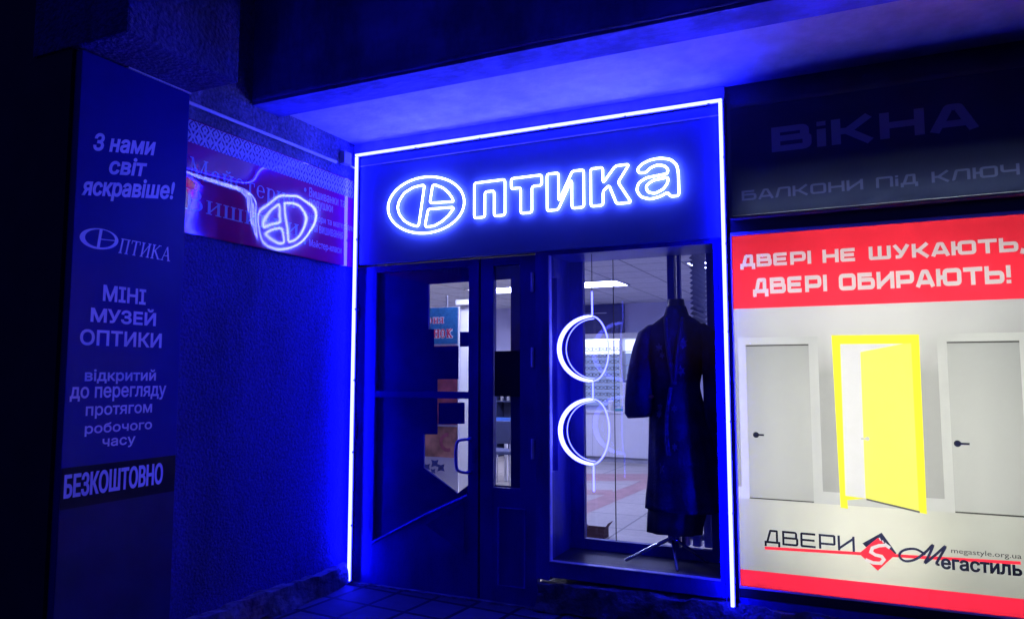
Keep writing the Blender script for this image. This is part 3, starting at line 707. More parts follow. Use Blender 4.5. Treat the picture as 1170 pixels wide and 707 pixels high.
big2 = Shape(fit(serif_text('Вишивки'), 2.965, 3.90, on_x(212.7, 239, EX).z, on_x(212.7, 214.5, EX).z))
bul = []
for body, (L, Rr, T, B) in (('Вишиванки та', (353, 394, 214, 238)), ('подушки', (353, 380, 227, 246)), ('Набори та матеріали', (353, 404, 243, 267)), ('для вишивання', (353, 392, 255, 276)), ('Майстер-класи', (353, 390, 273, 292))):
    bul += words(fit(font_loops(body), *box_x(L, Rr, T, B, EX)), .16)
dots = []
for px, py in ((348.5, 217), (348.5, 245), (348, 277)):
    c = on_x(px, py, EX); dots.append(Shape([[(c.y+.011*math.cos(i), c.z+.014*math.sin(i)) for i in [k*math.pi/5 for k in range(10)]]]))
edge = rect(by0, by1-.005, zl, bz1-.004)
paint([('crimson_field', Shape([rect(by0, by1, bz0, bz1)]), p_red, em), ('lace_border', Shape([edge]), lace(), em), ('banner_lettering', [big1, big2], p_white, em), ('bullet_text', bul+dots, p_white, em)], lambda u, w: (EX+.002, u, w))

# ------------------------------------------------------------------ information panel on the wing
XP = -3.392
inf = thing('information_panel', 'tall dark navy panel with pale museum and opening text on the left wing', 'sign', (XW, 2.63, .2))
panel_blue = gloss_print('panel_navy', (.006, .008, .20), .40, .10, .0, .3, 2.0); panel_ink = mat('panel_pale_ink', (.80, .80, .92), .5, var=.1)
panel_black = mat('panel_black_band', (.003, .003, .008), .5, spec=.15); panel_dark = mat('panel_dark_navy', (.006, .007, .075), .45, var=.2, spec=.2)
MB().box(XW, XP, 2.30, 2.945, .10, 3.085, .004).build('panel_board', panel_blue, inf)
MB().box(XP-.03, XP+.006, 2.55, 2.95, 3.086, 3.093).build('panel_cap', pale_edge, inf)
T = []
for body, L, Rr, yl, yr, h in (('З нами', 107, 177, 171.5, 177.5, 19), ('світ', 125, 167, 198.5, 201.5, 19), ('яскравіше!', 94, 199, 227.5, 232.5, 25)):
    lo = fit(font_loops(body, 0, .22, 3), 0, 1, 0, 1)       # these three lines rise across the panel
    T.append(Shape([[tuple(on_x(L+u*(Rr-L), yl+u*(yr-yl)-w*h, XP).yz) for u, w in l] for l in lo], 'eo', .0075))
for body, bx, bold in (('МІНІ', (118, 166, 326, 348), .075), ('МУЗЕЙ', (104, 177.5, 348, 372.5), .075), ('ОПТИКИ', (91.6, 184, 376.5, 397.5), .075), ('відкритий', (97, 177.5, 422, 438), .055),
                       ('до перегляду', (80, 189, 440, 459), .055), ('протягом', (98, 173, 461, 478), .055), ('робочого', (97, 173, 479, 498), .055), ('часу', (117, 154, 498, 513), .055)):
    T += words(fit(font_loops(body, 0, 0, 3), *box_x(*bx, XP)), .3, 'eo', .075 if bold > .06 else .05)
# small emblem and word
XPZ = lambda X, Y: tuple(on_x(80+X/7.07, 240+Y/7.07, XP).yz)
def ell(cx, cy, rx, ry, tilt, n=40):
    return [(cx+rx*math.cos(a)*math.cos(tilt)-ry*math.sin(a)*math.sin(tilt), cy+rx*math.cos(a)*math.sin(tilt)+ry*math.sin(a)*math.cos(tilt)) for a in [2*math.pi*i/n for i in range(n)]]
o1 = [XPZ(*p) for p in ell(232, 233, 158, 84, R(8))]; o2 = [XPZ(*p) for p in ell(240, 230, 122, 72, R(8))]
T.append(Shape([o1, o2], 'eo'))
T.append(Shape([[XPZ(*p) for p in ((238, 155), (262, 160), (235, 312), (212, 310))], [XPZ(*p) for p in ((245, 232), (365, 245), (365, 252), (243, 240))]]))
T.append(Shape(fit(serif_text('ПТИКА', .15, .06, .22), *box_x(135, 194.5, 272, 299.5, XP))))
bl = [tuple(on_x(*p, XP).yz) for p in ((66, 581), (188.5, 564), (190, 519.5), (68, 536.5))]
zband = sorted([(bl[0][1]+bl[1][1])/2, (bl[2][1]+bl[3][1])/2])
free = Shape(fit(font_loops('БЕЗКОШТОВНО', 0, 0, 3), *box_x(74, 185, 528, 568, XP)), 'eo', .007)
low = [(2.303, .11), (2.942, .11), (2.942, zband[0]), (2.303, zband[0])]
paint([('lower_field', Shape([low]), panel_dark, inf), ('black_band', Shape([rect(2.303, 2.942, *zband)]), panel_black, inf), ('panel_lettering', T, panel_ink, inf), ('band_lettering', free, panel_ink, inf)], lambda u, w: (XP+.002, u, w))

# ------------------------------------------------------------------ rod and junction box on the side wall
a, b = on_x(214, 119.5, XW+.03), on_x(384, 183, XW+.03)
rod = MB().tube([(XW+.03, a.y-.12, (a.z+b.z)/2), (XW+.03, b.y, (a.z+b.z)/2)], .011, 8).build('wall_conduit', white_plastic, origin=(XW+.03, a.y, a.z))
tag(rod, 'thin pale conduit running along the stucco above the crimson banner', 'conduit')
c = on_x(396, 181, XW+.03)
jb = thing('junction_box', 'small pale junction box in the corner where the light strip starts', 'junction box', (XW, c.y, c.z))
MB().box(XW, XW+.05, c.y-.05, c.y+.035, c.z-.05, c.z+.045, .006).build('box_body', grey_plastic, jb)
MB().tube(rounded([Vector((XW+.03, c.y+.03, c.z-.03)), Vector((XW+.035, D-.09, c.z-.05)), Vector((TLx-.02, D-.05, c.z-.055))], .03), .007, 6).build('cable', white_plastic, jb)

# ------------------------------------------------------------------ unlit window sign above the light box
UX1 = 1.28
us = thing('window_firm_sign', 'dark unlit sign of wide grey letters above the bright door poster', 'sign', (.3, D, 2.45))
uz0, uz1 = 2.42, 3.06
mb = MB(); mb.box(-.64, UX1, D+.0, D+.018, uz0, uz1); mb.box(-.66, UX1+.02, D-.10, D+.018, uz0-.012, uz0-.0005); mb.box(-.64, UX1, D-.10, D-.0005, uz1, uz1+.02); mb.box(-.66, -.64, D-.10, D+.018, uz0, uz1+.02); mb.box(UX1, UX1+.02, D-.10, D+.018, uz0, uz1+.02)
mb.box(-.6395, UX1-.0005, D-.055, D-.0005, uz0+.165, uz0+.170)  # unseen baffle added to keep the tube's light in the lower band
mb.build('sign_case', mat('sign_case_paint', (.05, .05, .06), .5), us)
u_dark = film('dark_sign_film', (.08, .09, .17), .5); u_ink = film('grey_sign_ink', (.50, .50, .74), .42)
MB().box(-.64, UX1, D-.098, D-.093, uz0+.002, uz1-.002).build('sign_diffuser', diffuser('dull_diffuser', (.55, .57, .58), .5), us)
MB().tube([(-.58, D-.014, uz0+.05), (UX1-.06, D-.014, uz0+.05)], .007, 8).build('added_tube', glow('added_tube_glow', (.80, .92, .95), 105), us)  # unseen tube added to give the sign's lower edge its pale band
YU = D-.10
w1 = Shape(fit(square_text('ВіКНА', .24, .14, False), *box_y(881, 1119, 113, 178, YU)))
w2 = words(fit(square_text('БАЛКОНИ ПіД КЛЮЧ', .19, .14), *box_y(847, 1166, 186, 232, YU)), .35, 'any')
paint([('dark_film', Shape([rect(-.64, UX1, uz0+.002, uz1-.002)]), u_dark, us), ('sign_lettering', [w1]+w2, u_ink, us)], lambda u, w: (u, YU, w))

# ------------------------------------------------------------------ backlit door poster (light box)
LX0, LX1, LZ0, LZ1 = -.664, 1.28, .302, 2.318
lb = thing('backlit_door_poster', 'brightly backlit poster showing two grey doors and an open yellow door', 'light box', (.3, D, .3))
mb = MB(); wht = mat('case_white', (.8, .8, .8), .6, var=.02)
mb.box(LX0, LX1, D+.20, D+.215, LZ0, LZ1); mb.box(LX0-.006, LX0, D-.02, D+.215, LZ0, LZ1); mb.box(LX1, LX1+.02, D-.02, D+.215, LZ0, LZ1); mb.box(LX0-.006, LX1+.02, D-.02, D+.215, LZ1, LZ1+.02); mb.box(LX0-.006, LX1+.02, D-.02, D+.215, LZ0-.01, LZ0)
mb.build('box_case', wht, lb)
MB().box(LX0, LX1, D-.012, D-.007, LZ0, LZ1).build('light_diffuser', diffuser('bright_diffuser', (.86, .86, .84), .72), lb)
glow('tube_glow', (1, .985, .95), 330); glow('dim_tube_glow', (.97, .98, .97), 52)
for xx, m_ in ((-.46, 'dim_tube_glow'), (-.10, 'tube_glow'), (.22, 'tube_glow'), (.58, 'dim_tube_glow'), (.98, 'dim_tube_glow')):  # outer tubes set dimmer, leaving the poster brightest near its middle
    MB().tube([(xx, D+.175, LZ0+.12), (xx, D+.175, LZ1-.12)], .013, 8).build('fluorescent_tube', MATS[m_], lb)
MB().box(LX0, LX1, D-.03, D-.003, LZ1+.021, LZ1+.10).build('top_rail', mat('rail_dark', (.012, .012, .02), .4), lb)
YL = D-.016
LP = lambda px, py: tuple(on_y(px, py, YL).xz)
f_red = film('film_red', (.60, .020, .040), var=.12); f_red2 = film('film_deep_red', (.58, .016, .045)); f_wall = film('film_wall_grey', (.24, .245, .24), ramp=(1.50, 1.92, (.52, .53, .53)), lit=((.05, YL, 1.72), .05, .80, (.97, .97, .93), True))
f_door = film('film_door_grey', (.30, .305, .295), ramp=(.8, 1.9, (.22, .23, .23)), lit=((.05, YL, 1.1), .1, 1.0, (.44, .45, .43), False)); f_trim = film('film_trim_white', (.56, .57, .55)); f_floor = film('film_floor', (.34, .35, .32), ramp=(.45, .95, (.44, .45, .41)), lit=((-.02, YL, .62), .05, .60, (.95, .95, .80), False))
f_yel = film('film_yellow', (.90, .83, .05), var=.04); f_jamb = film('film_jamb_yellow', (.86, .84, .05)); f_glow = film('film_bright', (.98, .98, .94)); f_ink = film('film_ink', (.003, .0035, .010)); f_shadow = film('film_line', (.015, .015, .015)); f_white = film('film_white_ink', (.93, .84, .84))
ztop = LP(950, 349)[1]
zred2 = LP(850, 650)[1]
fz = LP(900, 576)[1]
S = lambda *pts: Shape([[LP(*p) for p in pts]])
def yt(body, L, Rr, T, B, bold=0, y=YL): return Shape(fit(font_loops(body, bold), *box_y(L, Rr, T, B, y)), 'eo')
zz = lambda px, py: LP(px, py)[1]
# doors, drawn in wall coordinates; the picture is cut off by the frame at the right
xA0, xA1, xB0, xB1 = LP(843.5, 400)[0], LP(934.5, 400)[0], LP(852, 400)[0], LP(924, 400)[0]
zA, zB, zF, zG = zz(888, 385), zz(888, 393.5), zz(888, 571), zz(888, 558)
xC0, xD0 = LP(1071, 400)[0], LP(1082, 400)[0]; xC1, xD1 = xC0+.40, xD0+.32
dA = [rect(xA0, xA1, zF, zA)]; dAi = [rect(xB0, xB1, zF+.004, zB)]
dC = [rect(xC0, xC1, zF-.003, zA)]; dCi = [rect(xD0, xD1, zF, zB)]
skirt = [rect(LX0+.002, xA1-.01, zF-.003, zG), rect(xA1-.01, xC0+.01, zF-.003, zG)]
yout = S((950, 383), (1050, 382), (1059, 587), (1050, 585), (990, 569), (968, 571), (969, 581), (960.5, 579.5))
ywhite = S((960, 393), (1032, 392.5), (983, 402), (989, 569), (966, 566))
yline = S((990, 569), (1051, 583.5), (1051, 585.8), (990, 571))
def bar(p, q, t): return Shape(stroke([LP(*p), LP(*q)], t))
lineA = Shape([rect(xB0, xB1, zF-.001, zF+.006)]); lineC = Shape([rect(xD0, xD1, zF-.004, zF+.004)])
topsh = Shape([rect(xB0, xB1, zB-.008, zB)]); topsh2 = Shape([rect(xD0, xD1, zB-.008, zB)])
def disc(px, py, r): c = LP(px, py); return Shape([[(c[0]+r*math.cos(k*math.pi/8), c[1]+r*math.sin(k*math.pi/8)) for k in range(16)]])
hA = [disc(863.8, 496.5, .017), bar((863.8, 496.5), (873, 496.8), .011)]; hC = [disc(1094, 506.5, .017), bar((1094, 506.5), (1108, 507), .011)]; hY = [disc(991, 501, .011), bar((984, 501), (993, 501), .009)]
t1 = words(fit(square_text('ДВЕРІ НЕ ШУКАЮТЬ,', .25, .11), *box_y(845.5, 1172.5, 269.5, 309.5, YL)), .28, 'any')
t2 = words(fit(square_text('ДВЕРІ ОБИРАЮТЬ!', .25, .11), *box_y(860, 1155.5, 303.5, 340, YL)), .28, 'any')
LQ = lambda X, Y: (860+X/3.774, 580+Y/3.774)
logo = Shape(fit(square_text('ДВЕРИ', .15, .14, False), *box_y(873.5, 976.5, 604, 632.5, YL)))
rl = Shape(stroke([LP(*LQ(52, 172)), LP(*LQ(1156, 237))], .016))
blackd = S(*[LQ(*p) for p in ((473, 152), (556, 106), (620, 195), (560, 240))]); redd = S(*[LQ(*p) for p in ((540, 128), (616, 200), (540, 270), (458, 196))])
sS = Shape(stroke([LP(*LQ(*p)) for p in ((592, 172), (575, 160), (545, 162), (516, 172), (510, 190), (530, 202), (556, 208), (566, 222), (552, 238), (520, 236), (486, 222))], .017))
marks = Shape([p for k in range(4) for p in stroke([LP(*LQ(545+k*13, 128+k*11)), LP(*LQ(552+k*13, 140+k*9))], .006)])
import itertools
def smooth(pts, k=6):
    P = [Vector(p) for p in pts]; out = []
    for i in range(len(P)-1):
        p0, p1, p2, p3 = P[max(i-1, 0)], P[i], P[i+1], P[min(i+2, len(P)-1)]
        for j in range(k):
            t = j/k; out.append(.5*((2*p1)+(-p0+p2)*t+(2*p0-5*p1+4*p2-p3)*t*t+(-p0+3*p1-3*p2+p3)*t**3))
    return out+[P[-1]]
Mx = smooth([LP(*LQ(*p)) for p in ((745, 200), (700, 176), (650, 182), (632, 205), (655, 228), (700, 222), (745, 190), (778, 158), (762, 200), (742, 238), (790, 200), (832, 164), (808, 210), (792, 240), (806, 244))])
Ms = Shape([q for i in range(len(Mx)-1) for q in stroke([Mx[i], Mx[i+1]], .0125)])
meg = Shape(fit(font_loops('егастиль'), *box_y(1076, 1167, 637.5, 657.5, YL)), 'eo', .006)
url = Shape(fit(font_loops('megastyle.org.ua'), *box_y(1087, 1167, 625.5, 640, YL)), 'eo')
full = rect(LX0, LX1, LZ0, LZ1)
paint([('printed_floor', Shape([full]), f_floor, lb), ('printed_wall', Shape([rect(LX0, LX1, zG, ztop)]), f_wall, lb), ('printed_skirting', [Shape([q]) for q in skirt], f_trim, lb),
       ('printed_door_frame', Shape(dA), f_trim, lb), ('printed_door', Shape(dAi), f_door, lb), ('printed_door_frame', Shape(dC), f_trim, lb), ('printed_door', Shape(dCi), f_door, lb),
       ('printed_yellow_door', yout, f_yel, lb), ('printed_yellow_leaf', S((983, 402), (1032, 392.5), (1041, 392), (1050, 584), (989, 569)), film('film_yellow_leaf', (.95, .93, .17), var=.06), lb), ('printed_opening', ywhite, f_glow, lb), ('printed_gap', [lineA, lineC, yline, topsh, topsh2], f_shadow, lb),
       ('printed_handle', hA, f_ink, lb), ('printed_handle', hC, f_ink, lb), ('printed_handle', hY, f_trim, lb),
       ('red_banner', Shape([rect(LX0, LX1, ztop, LZ1)]), f_red, lb), ('red_strip', Shape([rect(LX0, LX1, LZ0, zred2)]), f_red2, lb),
       ('banner_lettering', t1+t2, f_white, lb), ('red_rule', rl, f_red, lb), ('black_diamond', blackd, f_ink, lb), ('red_diamond', redd, f_red, lb), ('emblem_letter', [sS, marks], f_glow, lb),
       ('logo_lettering', [logo, Ms, meg, url], f_ink, lb)], lambda u, w: (u, YL, w))

# ------------------------------------------------------------------ neon spectacles hanging in the window
sp = thing('neon_spectacles', 'glowing white neon spectacles hung upright on wires inside the shop window', 'neon sign', (-1.583, D+.12, 2.28))
XS, YS = -1.583, D+.12
z_t1, z_b1, z_t2, z_b2 = 1.883, 1.459, 1.34, .924
def half_ring(zc, r, ang, inset=0, n=28):
    return [(XS+(r-inset)*math.sin(math.pi*i/n)*math.cos(ang), YS+(r-inset)*math.sin(math.pi*i/n)*math.sin(ang), zc+(r-inset)*math.cos(math.pi*i/n)) for i in range(n+1)]
for zt_, zb_ in ((z_t1, z_b1), (z_t2, z_b2)):
    zc, r = (zt_+zb_)/2, (zt_-zb_)/2
    A = [(XS-(r*1.10)*math.sin(math.pi*i/28), YS, zc+r*math.cos(math.pi*i/28)) for i in range(29)]
    MB().tube(A, [.006+.010*math.sin(math.pi*i/28)**.5 for i in range(29)], 10).build('half_rim', specs_glow, sp, smooth=True)
    A2 = [(XS-(r*.93)*math.sin(math.pi*i/28), YS+.035, zc+r*.93*math.cos(math.pi*i/28)) for i in range(29)]
    MB().tube(A2, .0035, 6).build('back_rim', specs_thin, sp, smooth=True)
    MB().tube(half_ring(zc, r, R(78)), .0052, 8).build('thin_rim', specs_thin, sp, smooth=True)
MB().tube([(XS, YS, 2.045), (XS, YS, z_t1)], .0055, 8).build('top_stem', specs_thin, sp)
MB().tube([(XS, YS, z_b1), (XS, YS, z_t2)], .0055, 8).build('bridge', specs_thin, sp)
MB().tube([(XS, YS, z_b2), (XS, YS, .752)], .0055, 8).build('bottom_stem', specs_thin, sp)
MB().tube([(XS, YS, 2.045), (XS, YS, 2.30)], .0025, 6).build('hanging_wire', dark_plastic, sp)

# ------------------------------------------------------------------ dressed mannequin in the window
MX, MY = -1.065, D+.28
man = thing('dressed_mannequin', 'headless mannequin in a long dark embroidered robe on a chrome tripod in the window', 'mannequin', (MX, MY, .305))
robe_m = mat('dark_robe_cloth', (.010, .011, .075), .8, var=.5, vscale=9, bump=.5, bscale=60, spec=.25)
emb_m = mat('robe_embroidery', (.025, .028, .17), .6, var=.7, vscale=40, bump=.8, bscale=90, detail=8)
sheer = mat('dark_underskirt', (.02, .02, .05), .7)
def rings(spec, n=48, folds=0):
    out = []
    for z, cx, cy, rx, ry, f in spec:
        out.append([(MX+cx+rx*math.cos(a)*(1+f*math.sin(a*9+z*2)+.6*f*math.sin(a*5+1)), MY+cy+ry*math.sin(a)*(1+f*math.sin(a*9+z*2)+.6*f*math.sin(a*5+1)), z) for a in [2*math.pi*i/n for i in range(n)]])
    return out
def spline_spec(keys, n=30):
    out = []; z0, z1 = keys[0][0], keys[-1][0]
    for i in range(n+1):
        z = z0+(z1-z0)*i/n
        for A, B in zip(keys, keys[1:]):
            if min(A[0], B[0])-1e-6 <= z <= max(A[0], B[0])+1e-6:
                t = (z-A[0])/(B[0]-A[0]); t = t*t*(3-2*t)*.6+t*.4
                out.append((z, *[a+(b-a)*t for a, b in zip(A[1:], B[1:])])); break
    return out
keys = [(.655, .03, 0, .245, .17, .06), (.9, .02, 0, .215, .15, .055), (1.2, .0, 0, .185, .13, .035), (1.43, -.015, 0, .155, .105, .012), (1.62, -.005, 0, .188, .12, .006), (1.74, 0, 0, .205, .105, 0), (1.79, 0, 0, .205, .09, 0), (1.835, 0, 0, .15, .075, 0), (1.875, 0, 0, .082, .066, 0), (1.94, 0, 0, .062, .06, 0)]
MB().loft(rings(spline_spec(keys, 44))).build('robe', robe_m, man, smooth=True)
def sleeve(path):
    out = []
    for x, y, z, r in path: out.append([(MX+x+r*math.cos(a)*(1+.06*math.sin(5*a+z*6)), MY+y+r*1.1*math.sin(a)*(1+.06*math.sin(5*a+z*6)), z+.25*r*math.cos(a)*(-1 if x < 0 else 1)*-.3) for a in [2*math.pi*i/20 for i in range(20)]])
    return MB().loft(out).build('sleeve', robe_m, man, smooth=True)
sleeve([(-.15, 0, 1.825, .038), (-.185, 0, 1.78, .066), (-.21, -.01, 1.68, .074), (-.228, -.02, 1.56, .08), (-.24, -.03, 1.44, .086), (-.243, -.04, 1.34, .092), (-.243, -.045, 1.255, .092), (-.235, -.045, 1.225, .08)])
sleeve([(.15, 0, 1.825, .035), (.185, 0, 1.78, .06), (.21, .0, 1.68, .068), (.228, -.01, 1.56, .068), (.238, -.02, 1.44, .07), (.245, -.03, 1.30, .076), (.25, -.03, 1.19, .076), (.245, -.03, 1.15, .065)])
def robe_front(x, z):
    for A, B in zip(keys, keys[1:]):
        if A[0] <= z <= B[0]:
            t = (z-A[0])/(B[0]-A[0]); t = t*t*(3-2*t)*.6+t*.4; cx, rx, ry = A[1]+(B[1]-A[1])*t, A[3]+(B[3]-A[3])*t, A[4]+(B[4]-A[4])*t
            return -ry*math.sqrt(max(.05, 1-((x-cx)/rx)**2))
rm = random.Random(4)
for i in range(12):
    z = rm.uniform(1.16, 1.74) if i < 10 else rm.uniform(.75, 1.1); x = rm.uniform(-.11, .10); s_ = rm.uniform(.016, .034); pts = []
    for k in range(12):
        a = 2*math.pi*k/12; rr = s_*(1 if k % 2 else .5); xx, zz_ = x+rr*math.cos(a), z+rr*1.15*math.sin(a); pts.append((MX+xx, MY+robe_front(xx, zz_)-.008, zz_))
    MB().prism(pts, (0, .016, 0)).build('embroidered_motif', emb_m, man)
lap = mat('robe_lapel', (.012, .014, .10), .7, bump=.3)
for sg in (-1, 1):
    P_ = [(sg*(.055-.052*t), 1.86-.42*t) for t in [k/9 for k in range(10)]]
    MB().tube([(MX+x, MY+robe_front(x, z)-.004, z) for x, z in P_], [.014]*10, 6).build('lapel', lap, man, smooth=True)
c_ = on_y(744, 453, MY-.12)
MB().prism([(c_.x+.016*math.cos(k), c_.y, c_.z+.010*math.sin(k)) for k in [j*math.pi/4 for j in range(8)]], (0, .02, 0)).build('cuff_brooch', mat('brooch_orange', (.75, .22, .08), .3), man)
MB().tube(rounded([Vector((MX-.02, MY-.113, 1.42)), Vector((MX-.045, MY-.15, 1.2)), Vector((MX-.03, MY-.155, 1.0))], .1), [.012]*7, 6).build('sash', emb_m, man)
MB().loft(rings([(.50, -.05, .02, .165, .11, .07), (.58, -.04, .02, .17, .115, .07), (.67, -.02, .01, .18, .12, .06)])).build('underskirt', sheer, man, smooth=True)
st = MB().tube([(MX-.05, MY, .46), (MX-.05, MY, .75)], .014, 10).build('stand_pole', steel, man)
HX, HY, HZ = MX-.05, MY-.02, .475
MB().tube([(HX, HY, HZ-.03), (HX, HY, HZ+.03)], .026, 12).build('tripod_hub', steel, man)
for ex, ey in ((-.29, -.05), (.07, -.17), (.20, .12)):
    MB().tube([(HX, HY, HZ), (HX+ex*.5, HY+ey*.5, HZ-.075), (HX+ex, HY+ey, .318)], [.012, .011, .010], 8).build('tripod_leg', steel, man)
MB().tube([(MX, MY, 1.93), (MX, MY, 1.985)], [.058, .05], 20).build('neck_cap', dark_plastic, man)

# ------------------------------------------------------------------ inside the shop
panel_glow = glow('ceiling_panel_glow', (.72, .74, 1), 62)
lights = [(684, 323.5, .7, 'lit ceiling panel seen above the neon spectacles'), (574, 330.5, .9, 'lit ceiling panel seen through the narrow side window'), (803, 302, .26, 'small lit ceiling panel seen beside the blinds')]
def ceiling_light(x, y, w, label):
    t = thing('ceiling_light', label, 'ceiling light', (x, y, IC), 'ceiling lights inside the shop')
    mb = MB(); h = w/2
    for s0 in (-1, 1): mb.box(x-h-.02, x+h+.02, y+s0*(.3)-.012, y+s0*(.3)+.012, IC-.02, IC-.001); mb.box(x+s0*h-.012, x+s0*h+.012, y-.288, y+.288, IC-.02, IC-.001)
    for k in (-1, 0, 1): mb.box(x-h+.012, x+h-.012, y+k*.14-.005, y+k*.14+.005, IC-.018, IC-.003)
    mb.build('light_frame', white_plastic, t); MB().box(x-h+.012, x+h-.012, y-.288, y+.288, IC-.008, IC-.004).build('light_panel', panel_glow, t)
for px, py, w, lab in lights:
    p = on_z(px, py, IC); ceiling_light(p.x, p.y, w, lab)
for x, y, lab in ((-3.2, 6.6, 'lit ceiling panel nearest the window inside the shop'), (-5.6, 7.2, 'lit ceiling panel above the banner stand'), (-7.2, 10.6, 'lit ceiling panel over the far left of the shop')): ceiling_light(x, y, .9, lab)

# wall rack of spectacles
YR = IY-.02
rk0, rk1 = on_y(655, 420, YR).x, on_y(712, 420, YR).x
rz0, rz1 = .95, on_y(690, 388, YR).z
rack = thing('spectacles_rack', 'bright white wall rack with rows of spectacles seen through the window', 'display rack', ((rk0+rk1)/2, YR, rz0))
rack_w = mat('rack_white', (.78, .78, .8), .5, var=.03)
MB().box(rk0-.3, rk1, YR-.05, YR, rz0, rz1-.27).build('rack_back', glow('rack_back_glow', (.42, .50, .80), 1.0), rack)  # emission added to the backing so the rack looks brightly lit
MB().box(rk0-.3, rk1, YR-.05, YR, rz1-.268, rz1-.03).build('rack_header', glow('rack_header_glow', (.85, .9, 1), 3), rack)
mb = MB(); nrow = 9
rows = [rz0+.06+i*(rz1-rz0-.26)/(nrow-1) for i in range(nrow)]
for z in rows: mb.box(rk0-.3, rk1, YR-.11, YR-.051, z-.006, z)
mb.build('rack_shelf', mat('rack_shelf_grey', (.60, .61, .66), .4), rack)
MB().box(rk0-.3, rk1, YR-.20, YR, rz1, rz1+.10).build('rack_canopy', rack_w, rack)
MB().box(rk0-.28, rk1-.02, YR-.18, YR-.10, rz1-.02, rz1-.001).build('rack_light', glow('rack_light_glow', (.85, .9, 1), 9), rack)
MB().box(rk1+.001, rk1+.05, YR-.22, YR, rz0, rz1+.1).build('rack_side', white_plastic, rack)
sm = MB()
for s0 in (-1, 1):
    sm.tube([(s0*.034+.028*math.cos(a), 0, .022*math.sin(a)) for a in [2*math.pi*i/12 for i in range(12)]], .0032, 5, closed=True)
    sm.tube([(s0*.062, 0, .008), (s0*.066, .06, .004)], .0035, 4)
sm.tube([(-.008, 0, .006), (.008, 0, .006)], .0035, 4)
s0 = sm.build('spectacles', dark_plastic); first = True
ncol = 7
for z in rows:
    for k in range(ncol):
        x = rk0+.06+(rk1-rk0-.12)*k/(ncol-1)
        o = s0 if first else s0.copy()
        if not first: COL.objects.link(o)
        first = False
        o.location = (x+random.uniform(-.008, .008), YR-.115, z+.028); o.rotation_euler = (0, 0, random.uniform(-.12, .12)); o.scale = (1.25, 1.0, 1.25)
        tag(o, 'dark framed spectacles displayed on the white wall rack', 'spectacles', 'spectacles on the wall rack')
# second rack with goods
r2 = thing('goods_shelf', 'shelf of small goods on glowing white backing beside the spectacles rack', 'shelf', (rk1+.4, YR, 1.4))
MB().box(rk1+.06, rk1+.85, YR-.03, YR, 1.4, rz1-.25).build('shelf_back', MATS['rack_back_glow'], r2)  # shares the rack's emission so this backing looks lit too
MB().box(rk1+.06, rk1+.85, YR-.03, YR, rz1-.248, rz1-.005).build('shelf_header', MATS['rack_header_glow'], r2)
mb = MB(); [mb.box(rk1+.06, rk1+.85, YR-.2, YR-.031, z, z+.015) for z in (1.42, 1.66, 1.9)]; mb.build('shelf_board', MATS['rack_shelf_grey'], r2)
MB().box(rk1+.06, rk1+.85, YR-.24, YR, rz1, rz1+.1).build('shelf_canopy', rack_w, r2)
cols = [(.10, .10, .22), (.35, .35, .4), (.08, .16, .25), (.25, .12, .1)]
for i in range(8):
    m = mat('goods_%d' % (i % 4), cols[i % 4], .5) if i < 4 else MATS['goods_%d' % (i % 4)]
    zc = (1.436, 1.676, 1.916)[i % 3]; x = rk1+.14+.085*i
    hgt = random.uniform(.08, .17); o = MB().box(x-.03, x+.03, YR-.16, YR-.08, zc, zc+hgt*.8, .006)
    o.tube([(x, YR-.12, zc+hgt*.8), (x, YR-.12, zc+hgt)], .014, 8)
    o = o.build('goods_bottle', m, origin=(x, YR-.12, zc)); tag(o, 'small coloured bottle standing on the goods shelf', 'bottle', 'bottles on the goods shelf')
# counter, cabinet
YC = 12.5
cz = .86
cx0, cx1 = on_y(640, 500, YC).x, on_y(712, 500, YC).x
ct = thing('shop_counter', 'low white counter below the spectacles rack', 'counter', ((cx0+cx1)/2, YC, 0))
cab_w = mat('cabinet_white', (.66, .65, .68), .45, var=.03)
MB().box(cx0, cx1, YC, IY-.03, .09, cz-.03).build('counter_body', cab_w, ct); MB().box(cx0-.02, cx1+.0, YC-.03, IY-.03, cz-.029, cz+.01, .005).build('counter_top', white_plastic, ct)
MB().box(cx0, cx1, YC+.04, IY-.03, 0, .089).build('counter_base', grey_plastic, ct)
mb = MB(); [mb.box(cx0+.3*i, cx0+.3*i+.006, YC-.003, YC-.0005, .1, cz-.04) for i in range(1, 4)]; mb.build('counter_joint', grey_plastic, ct)
k0, k1 = cx1+.01, cx1+.9; kz = on_y(712, 437, YC).z
cb = thing('white_cabinet', 'taller white cabinet standing right of the counter', 'cabinet', ((k0+k1)/2, YC, 0))
MB().box(k0, k1, YC-.02, IY-.26, .09, kz).build('cabinet_body', cab_w, cb); MB().box(k0+.01, k1-.01, YC+.02, IY-.26, 0, .089).build('cabinet_base', grey_plastic, cb)
MB().box((k0+k1)/2-.003, (k0+k1)/2+.003, YC-.023, YC-.0205, .1, kz-.01).build('door_gap', grey_plastic, cb)
p = on_y(698, 466, YC+.12)
bt = thing('sanitizer_bottle', 'white pump bottle standing on the low counter', 'bottle', (p.x, YC+.12, cz+.01))
MB().tube([(p.x, YC+.12, cz+.01), (p.x, YC+.12, cz+.17), (p.x, YC+.12, cz+.20)], [.05, .05, .025], 14).build('bottle_body', white_plastic, bt)
MB().tube([(p.x, YC+.12, cz+.20), (p.x, YC+.12, cz+.25), (p.x-.05, YC+.12, cz+.25)], .012, 8).build('pump', white_plastic, bt)
p = on_y(708, 468, YC+.15)
tr = thing('teal_tray', 'small teal tray of bits next to the pump bottle', 'tray', (p.x, YC+.15, cz+.01)); teal = mat('teal_plastic', (.05, .28, .33), .4)
